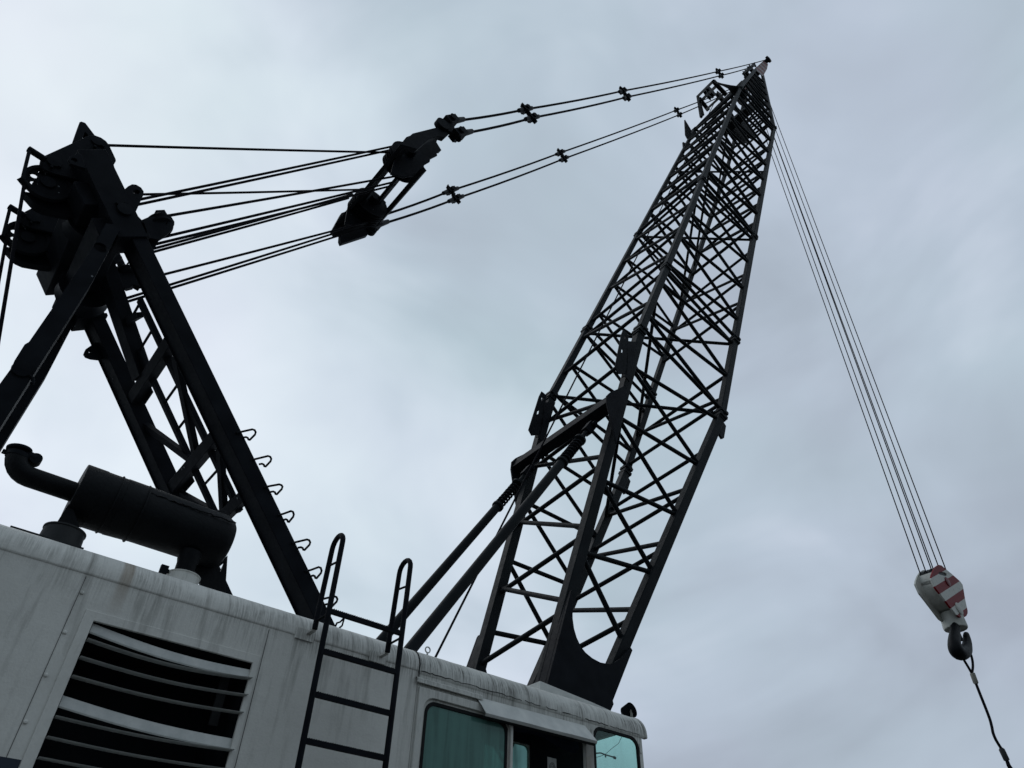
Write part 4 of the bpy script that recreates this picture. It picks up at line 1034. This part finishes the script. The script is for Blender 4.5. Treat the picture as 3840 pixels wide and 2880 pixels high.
# ------------------------------------------------------------------ boom backstops
def backstop(lo, hi, label):
    t = thing('boom_backstop', lo, label, 'boom backstop', 'telescopic backstops between house and boom')
    d = (hi - lo).normalized(); L = (hi - lo).length
    MB().tube([lo - d * 0.9, hi - d * 0.95], 0.062, 18).build('tube', M_BOOM, t)
    mb = MB(); mb.tube([hi - d * 0.96, hi], 0.036, 12); mb.build('plunger', M_BOOM, t)
    pts = []
    u = d.cross(AY).normalized(); q = d.cross(u)
    for k in range(8 * 12 + 1):
        a = 2 * math.pi * k / 12; pts.append(hi - d * (0.92 - 0.60 * k / 96) + (u * math.cos(a) + q * math.sin(a)) * 0.062)
    MB().tube(pts, 0.018, 6).build('coil_spring', M_BLACK, t)
    for o_ in (0.96, 0.30): MB().lathe(hi - d * o_, d, [(0, 0.06), (0.01, 0.088), (0.05, 0.088), (0.06, 0.06)], 20).build('spring_collar', M_BOOM, t)
    mb = MB(); mb.bar(hi - d * 0.02, hi + d * 0.22, 0.13, 0.10, AY); mb.cyl(hi + d * 0.18 - AY * 0.10, hi + d * 0.18 + AY * 0.10, 0.04, 12); mb.build('end_fork', M_BLACK, t, bevel=0.005)
lo_n = at(1558, 2412, 0.80); hi_n = at(2200, 1618, 0.80)
backstop(lo_n, hi_n, 'thick black telescopic backstop tube on the near side of the boom, spring at its top')
hi_f = at(1968, 1782, 2.30)
backstop(hi_f - (hi_n - lo_n) * 0.93, hi_f, 'black telescopic backstop tube on the far side of the boom, spring below the beam')

# ------------------------------------------------------------------ spreader (boom hoist bridle)
k8 = crop(1150, 400, .3316); zs = crop(1240, 620, .18083)
YS0, YS1 = 0.48, 2.82
spr = thing('pendant_spreader', V((2.6, 1.65, 11.9)), 'heavy black spreader block with two sheave groups hanging between gantry and boom', 'spreader block')
E1 = (k8(1560, 225, YS0) + k8(745, 1390, YS1)) / 2
D1 = (k8(1560, 225, YS0) - k8(1200, 330, YS0)); D1.y = 0; D1.normalize()    # towards the boom
U1 = D1.cross(AY).normalized()
# bars: left flat beam, centre plates, right tube (all run across the machine)
def sbar(a, b_, Ya, Yb, wd, hg, name, bev=0.004):
    m_ = (k8(*a, Ya) + k8(*b_, Yb)) / 2
    p0, p1 = k8(*a, Ya), k8(*b_, Yb)
    return MB().bar(p0, p1, wd, hg, U1).build(name, M_BLACK, spr, bevel=bev)
sbar((1195, 340), (375, 1330), YS0, YS1, 0.25, 0.06, 'main_beam')
sbar((1205, 600), (730, 1180), 1.0, 2.30, 0.17, 0.05, 'centre_beam')
sbar((1322, 712), (815, 1300), 0.75, 2.65, 0.075, 0.075, 'tie_tube')
# end arms
def arm(Y, pts, name): return MB().plate([k8(x, y, Y) for x, y in pts], (0, 0.09 if name == 'end_arm' else 0.03, 0)).build(name, M_BLACK, spr, bevel=0.008)
arm(YS0 - 0.03, [(1060, 425), (1200, 300), (1500, 225), (1560, 200), (1640, 205), (1655, 260), (1560, 350), (1495, 330), (1380, 370), (1250, 480)], 'end_arm')
arm(YS1 - 0.05, [(395, 1200), (290, 1390), (330, 1450), (385, 1440), (380, 1500), (398, 1545), (690, 1450), (705, 1415), (720, 1395), (765, 1390), (770, 1290), (820, 1310), (760, 1100), (600, 1120)], 'end_arm')
arm(YS0 + 0.45, [(1030, 480), (1200, 330), (1490, 340), (1470, 400), (1525, 490), (1470, 520), (1480, 550), (1400, 590), (1395, 620), (1310, 670), (1330, 710), (1290, 760), (1100, 800), (1000, 770), (950, 760)], 'sheave_plate')
arm(YS1 - 0.50, [(470, 1110), (640, 920), (760, 980), (830, 1010), (900, 1080), (890, 1150), (800, 1300), (620, 1330), (430, 1330)], 'sheave_plate')
MB().plate([k8(1400, 420, 1.3), k8(1450, 420, 1.3), k8(1525, 490, 1.3), k8(1500, 515, 1.3), k8(1440, 520, 1.3)], (0, 0.03, 0), [ell(k8(1467, 487, 1.3), AX * 0.05, AZ * 0.035, 10)]).build('rope_anchor', M_BLACK, spr)
def sgroup(c_, Y0, n, r=0.40):
    for j in range(n):
        cc = V((c_.x, Y0 + 0.11 * j, c_.z))
        MB().lathe(cc, AY, [(0, 0.08), (0, 0.20), (0.02, r - 0.04), (0.012, r), (0.024, r), (0.05, r - 0.06), (0.076, r), (0.088, r), (0.08, r - 0.04), (0.10, 0.20), (0.10, 0.08)], 36).build('sheave', M_BLACK, spr)
cn = (k8(875, 585, 1.0) + k8(1330, 690, 1.0)) / 2; cf = (k8(468, 1085, 2.2) + k8(972, 1060, 2.2)) / 2
cn = (k8(950, 545, 1.1) + k8(1200, 760, 1.1)) / 2
cf = (k8(545, 1045, 2.25) + k8(890, 1070, 2.25)) / 2
cx_ = (cn.x + cf.x) / 2; cz_ = (cn.z + cf.z) / 2 - 0.07
sgroup(V((cx_, 0, cz_)), 0.95, 3, 0.30); sgroup(V((cx_, 0, cz_)), 2.08, 3, 0.30)
for ya_, yb_ in ((0.80, 1.35), (1.95, 2.50)): MB().cyl((cx_, ya_, cz_), (cx_, yb_, cz_), 0.08, 16).build('axle', M_BLACK, spr)
# equaliser links that split each side into two pendants
def equal(Y, a, b_, c_, nm='equaliser'):
    mb = MB(); mb.plate([k8(*a, Y), k8(*b_, Y), k8(*c_, Y)], (0, 0.06, 0)); mb.lathe(k8((a[0] * 2 + b_[0]) / 3, (a[1] * 2 + b_[1]) / 3, Y) - AY * 0.02, AY, [(0, 0.12), (0.1, 0.12)], 18)
    return mb.build(nm, M_BLACK, spr, bevel=0.004)
equal(YS0 - 0.06, (1500, 220), (1620, 150), (1740, 340)); 
equal(YS1 - 0.06, (690, 1400), (800, 1320), (790, 1420))

# ------------------------------------------------------------------ pendants
PEND = 'pendant lines from spreader to boom tip'
def fitting(root, c_, d, sc_=1.0):
    """open socket, pin and closed socket"""
    u = d.cross(AY).normalized(); L = 0.30 * sc_
    mb = MB(); mb.tube([c_ - d * L, c_ - d * 0.09 * sc_], [0.042 * sc_, 0.052 * sc_], 10); mb.tube([c_ + d * 0.09 * sc_, c_ + d * L], [0.052 * sc_, 0.042 * sc_], 10)
    f_ = mb.build('rope_socket', M_IRON, root)
    mb = MB(); mb.bar(c_ - d * 0.13 * sc_, c_ + d * 0.13 * sc_, 0.10 * sc_, 0.15 * sc_, AY); mb.cyl(c_ - u * 0.12 * sc_, c_ + u * 0.11 * sc_, 0.045 * sc_, 8); mb.cyl(c_ - AY * 0.10 * sc_, c_ + AY * 0.10 * sc_, 0.05 * sc_, 8)
    mb.bar(c_ + u * 0.11 * sc_, c_ + u * 0.14 * sc_ + d * 0.05, 0.02, 0.05, AY)
    mb.build('link_pin', M_BLACK, f_)
def pendant(pts, ls, label, r=0.023):
    t = thing('pendant_line', pts[0], label, 'pendant line', PEND)
    for a_, b2 in zip(pts, pts[1:]):
        MB().tube([lerp(a_, b2, i / 6) - AZ * 0.04 * 4 * (i / 6) * (1 - i / 6) for i in range(7)], r, 8).build('wire', M_ROPE, t)
    for k_ in range(len(pts) - 1):
        d = (pts[k_ + 1] - pts[k_]).normalized()
        if k_ == 0:
            mb = MB(); mb.tube([pts[0] + d * 0.05, pts[0] + d * 0.42], [0.06, 0.042], 10); q = mb.build('rope_socket', M_IRON, t)
            mb = MB(); mb.bar(pts[0] - d * 0.18, pts[0] + d * 0.12, 0.13, 0.19, AY); mb.cyl(pts[0] - AY * 0.13 - d * .04, pts[0] + AY * 0.13 - d * .04, 0.06, 10); mb.cyl(pts[0] - AZ * 0.17, pts[0] + AZ * 0.1, 0.05, 8); mb.build('link_pin', M_BLACK, q)
        else: fitting(t, pts[k_], d, 1.0 if k_ < 3 else 1.1)
tn = c1(1225, 152, yh0 - .15); tn2 = c1(1075, 235, yh0 - .1)
pendant([at(1690, 455, YS0), at(1970, 410, .48), at(2335, 341, .50), at(2693, 268, .62), c1(1225, 150, 0.90)], 0, 'upper of the two near pendant lines, ending at the very tip of the boom')
pendant([at(1722, 503, YS0 - .02), at(1995, 442, .44), at(2351, 364, .46), at(2704, 283, .58), c1(1090, 226, 0.95)], 0, 'lower of the two near pendant lines, just below its twin')
pendant([at(1388, 822, YS1), at(1690, 715, 2.82), at(2101, 573, 2.76), at(2537, 413, 2.68), c1(820, 500, 2.55)], 0, 'upper of the two far pendant lines, passing behind the roller frame')
pendant([at(1404, 848, YS1 - .05), at(1710, 745, 2.78), at(2115, 595, 2.72), at(2548, 430, 2.64), c1(810, 535, 2.5)], 0, 'lower of the two far pendant lines, lowest of all four pendants')

# ------------------------------------------------------------------ luffing ropes between gantry head and spreader
LG = 'boom hoist ropes between gantry head and spreader'
def lr(a, Ya, b_, Yb, label): rope('boom_hoist_rope', at(*a, Ya), at(*b_, Yb), 0.0165, label, 'wire rope', LG, 0.01)
lr((405, 545), 1.25, (1475, 572), 1.10, 'highest boom hoist rope, nearly level, from the gantry head top')
lr((500, 753), 1.20, (1475, 548), 1.05, 'upper rope of the steep pair running from the lug to the near sheaves')
lr((480, 775), 1.22, (1465, 562), 1.14, 'lower rope of the steep pair running from the lug to the near sheaves')
lr((470, 730), 2.15, (1345, 711), 2.10, 'level boom hoist rope that crosses behind the steep pair')
lr((630, 809), 1.10, (1482, 661), 1.35, 'single rope leaving the front fairlead pulley')
lr((560, 901), 1.20, (1482, 681), 1.50, 'first rope from the top in the bundle of four below the pulley')
lr((545, 925), 1.30, (1482, 693), 1.60, 'second rope from the top in the bundle of four below the pulley')
lr((540, 942), 2.00, (1322, 728), 2.15, 'third rope from the top in the bundle of four below the pulley')
lr((530, 957), 2.10, (1307, 743), 2.25, 'lowest rope in the bundle of four below the pulley')
lr((520, 1053), 2.15, (1400, 826), 2.30, 'single rope between the bundle of four and the lowest pair')
lr((430, 1132), 2.20, (1420, 822), 2.70, 'upper rope of the lowest pair, passing behind both gantry legs')
lr((430, 1146), 2.24, (1420, 836), 2.72, 'lower rope of the lowest pair, passing behind both gantry legs')
# ropes dropping behind the gantry to the winch
WG = 'ropes dropping from the gantry head to the winch'
a_ = z1(290, 1330, 1.12); b_ = at(38, 1010, 1.12); rope('winch_rope', a_, a_ + (b_ - a_) * ((a_.z - ZR) / (a_.z - b_.z)), 0.0165, 'rope dropping from the near rear sheave at the left edge', 'wire rope', WG)
a_ = z2(150, 880, 2.0); b_ = z2(25, 1560, 2.0); rope('winch_rope', a_, a_ + (b_ - a_) * ((a_.z - ZR) / (a_.z - b_.z)), 0.0165, 'rope dropping from the far rear sheave, leftmost in the picture', 'wire rope', WG)
# hoist line lying along the boom
rope('hoist_line', at(1610, 2510, 1.62), c1(628, 612, 1.62), 0.014, 'thin hoist line running up along the boom to the rollers', 'wire rope', None, 0.0)

# ------------------------------------------------------------------ hook block
h6 = crop(3350, 2050, .5005)
YH = 2.20
HC = h6(412, 300, YH - 0.24); HC = V((HC.x, YH, HC.z))        # centre of the block sheaves
HT = at(2838, 338, 1.65)                                    # centre of the head sheaves at the boom tip
EU = (HT - HC).normalized(); EY = (AY - EU * AY.dot(EU)).normalized(); EX = EY.cross(EU).normalized()
blk = thing('hook_block', HC, 'red and white striped hook block with cast hook hanging from the boom tip', 'hook block')
nrm = V((0, -1, 0))
def hp(x, y, Y=YH - 0.25): return h6(x, y, Y)
ST_A = (hp(400, 530) - hp(415, 140)); 
stdir = (hp(285, 235) - hp(390, 175)); pdir = V((0, 1, 0)).cross(stdir).normalized()   # across the stripes
if pdir.dot(hp(420, 500) - hp(340, 150)) < 0: pdir = -pdir
e0_, e3_ = hp(285, 235).dot(pdir), hp(390, 408).dot(pdir)
per = (e3_ - e0_) / 1.5
M_STRIPE = stripes('red_white_stripes', (0.46, 0.47, 0.44), (0.155, 0.0035, 0.0075), pdir, 1 / per, 0.0)
mo = [n for n in M_STRIPE.node_tree.nodes if n.type == 'MATH' and n.operation == 'MULTIPLY_ADD'][0]
mo.inputs[2].default_value = -e0_ / per + 20.0
outl = [(340, 135), (362, 140), (385, 160), (440, 205), (500, 258), (520, 285), (527, 320), (540, 400), (558, 480), (558, 500), (548, 520), (525, 533), (498, 528), (470, 508), (440, 470), (410, 430), (360, 365), (318, 312), (285, 240), (288, 215), (300, 180), (318, 150)]
slot = [hp(x, y) for x, y in ((338, 195), (352, 189), (385, 192), (402, 205), (404, 216), (390, 220), (362, 212), (342, 206))]
mb = MB(); mb.plate([hp(x, y) for x, y in outl], (0, 0.05, 0), [slot]); mb.build('side_plate', M_STRIPE, blk, bevel=0.008)
mb = MB(); FO = V((0, 0.62, 0)); FO = EY * 0.44
mb.plate([hp(x, y) + FO for x, y in outl], (0, 0.05, 0)); mb.build('side_plate', M_BWHITE, blk, bevel=0.008)
qc = hp(405, 263)
MB().lathe(V((qc.x, YH - 0.251, qc.z)), -AY, [(0, 0.13), (0.02, 0.13), (0.03, 0.10), (0.03, 0)], 24).build('axle_cap', M_RED, blk)
RS = 0.58
for j in range(3):
    c_ = HC + EY * (-0.16 + 0.16 * j)
    MB().lathe(c_ - EY * 0.06, EY, [(0, 0.1), (0, RS - 0.16), (0.02, RS - 0.10), (0.01, RS), (0.025, RS), (0.06, RS - 0.07), (0.095, RS), (0.11, RS), (0.10, RS - 0.10), (0.12, RS - 0.16), (0.12, 0.1)], 40).build('sheave', M_IRON, blk)
# white belly drum between the plates
rows = []
for k in range(15):
    a = math.radians(155 + 140 * k / 14); q = HC + (EX * math.cos(a) + EU * math.sin(a)) * (RS + 0.05)
    rows.append([q - EY * 0.195, q + EY * 0.205])
MB().strip(rows, EU * 0.012).build('sheave_guard', M_BWHITE, blk)
mb = MB(); tr0 = HC - EU * 0.78 + EX * 0.12
mb.lathe(tr0 - EY * 0.20, EY, [(0, 0.0), (0, 0.15), (0.41, 0.15), (0.41, 0)], 28)
mb.build('trunnion', M_BWHITE, blk, bevel=0.004)
mb = MB(); mb.lathe(tr0 + EU * 0.26, -EU, [(0, 0.0), (0, 0.15), (0.03, 0.17), (0.13, 0.17), (0.14, 0.28), (0.52, 0.30), (0.57, 0.29), (0.575, 0.26), (0.578, 0)], 14); mb.build('thrust_block', M_BWHITE, blk, bevel=0.012)
# dished cover disc on the near plate
mb = MB(); cc = hp(492, 466, YH - 0.255); mb.lathe(V((cc.x, YH - 0.251, cc.z)), -AY, [(0, 0.17), (0.02, 0.17), (0.03, 0.15), (0.03, 0)], 32); mb.build('trunnion_cap', M_BWHITE, blk)
# shank and hook : tapered sweep
def hk(x, y): return h6(x, y, YH - 0.05)
sh = [hk(462, 555), hk(463, 600), hk(462, 640), hk(458, 690), hk(458, 735), hk(470, 775), hk(492, 796), hk(518, 796), hk(541, 778), hk(552, 745), hk(553, 708), hk(548, 672), hk(546, 652)]
# smooth the path
def smooth(pts, n=4):
    out = []
    for i in range(len(pts) - 1):
        p0 = pts[max(i - 1, 0)]; p1 = pts[i]; p2 = pts[i + 1]; p3 = pts[min(i + 2, len(pts) - 1)]
        for k in range(n):
            t = k / n; out.append(0.5 * ((2 * p1) + (p2 - p0) * t + (2 * p0 - 5 * p1 + 4 * p2 - p3) * t * t + (3 * p1 - p0 - 3 * p2 + p3) * t ** 3))
    return out + [pts[-1]]
rad0 = [0.135, 0.115, 0.125, 0.145, 0.160, 0.175, 0.180, 0.175, 0.155, 0.125, 0.105, 0.085, 0.065]
pp = smooth([V(q) for q in sh]); rr = []
for i in range(len(rad0) - 1): rr += [rad0[i] + (rad0[i + 1] - rad0[i]) * k / 4 for k in range(4)]
rr.append(rad0[-1])
MB().tube(pp, rr, 16).build('hook', M_MUFF, blk, angle=70)
MB().bar(hk(484, 640), hk(514, 706), 0.11, 0.06, AY).build('safety_latch', M_BLACK, blk)
# hoist falls
HG = 'hoist rope falls between boom tip and hook block'
RT = 0.55
names = ['far', 'middle', 'near']
for j in range(3):
    yo = 0.16 - 0.16 * j
    for sgn, nm in ((-1, 'inner'), (1, 'outer')):
        p0 = HC + EY * yo + EX * sgn * (RS - 0.06); p1 = HT + EY * yo * 1.2 + EX * sgn * RT
        rk = {(-1, 0): 'leftmost of the six hoist ropes above the hook block', (-1, 1): 'second hoist rope from the left above the hook block', (-1, 2): 'third hoist rope from the left above the hook block',
              (1, 0): 'fourth hoist rope from the left, entering behind the striped plate', (1, 1): 'fifth hoist rope from the left, second from the right', (1, 2): 'rightmost of the six hoist ropes above the hook block'}[(sgn, j)]
        rope('hoist_rope', p0, p1, 0.0155, rk, 'wire rope', HG)
for j in range(3):
    c_ = HT + EY * (0.16 - 0.16 * j) * 1.2
    MB().lathe(c_ - AY * 0.04, AY, [(0, 0.08), (0, RT), (0.04, RT - 0.05), (0.08, RT), (0.08, 0.08)], 28).build('head_sheave', M_BOOM, sections[4])
# ------------------------------------------------------------------ wire sling on the hook
sl0 = thing('wire_sling', hk(590, 945), 'black wire sling with two pressed ferrules hanging from the crane hook', 'wire sling')
pl_ = [hk(590, 945), hk(596, 900), hk(592, 850), hk(578, 800), hk(560, 770), hk(540, 770), hk(520, 790)]
MB().tube(smooth([V(q) for q in pl_]), 0.030, 8).build('eye_loop', M_ROPE, sl0)
MB().tube(smooth([hk(586, 945), hk(560, 900), hk(530, 850), hk(515, 815), hk(522, 792)]), 0.030, 8).build('eye_loop', M_ROPE, sl0)
MB().tube([hk(588, 948), hk(592, 950), hk(618, 1020), hk(621, 1030)], [0.03, 0.062, 0.062, 0.035], 14).build('ferrule', M_FERR, sl0)
pts = smooth([hk(620, 1028), hk(650, 1105), hk(690, 1205), hk(722, 1290), hk(738, 1350), hk(748, 1398), hk(770, 1450), hk(808, 1512)])
MB().tube(pts, 0.033, 8).build('wire', M_ROPE, sl0)
MB().tube([hk(806, 1508), hk(812, 1520), hk(850, 1600), hk(852, 1604)], [0.04, 0.066, 0.066, 0.04], 14).build('ferrule', M_IRON, sl0)
d_ = hk(880, 1680) - hk(850, 1602)
MB().tube([hk(848, 1600), hk(860, 1640), hk(905, 1720), hk(960, 1830)], 0.033, 8).build('wire', M_ROPE, sl0)
MB().tube([hk(854, 1602), hk(870, 1640), hk(925, 1715), hk(985, 1830)], 0.033, 8).build('wire', M_ROPE, sl0)
for o in bpy.data.objects:
    if '_base' in o: del o['_base']
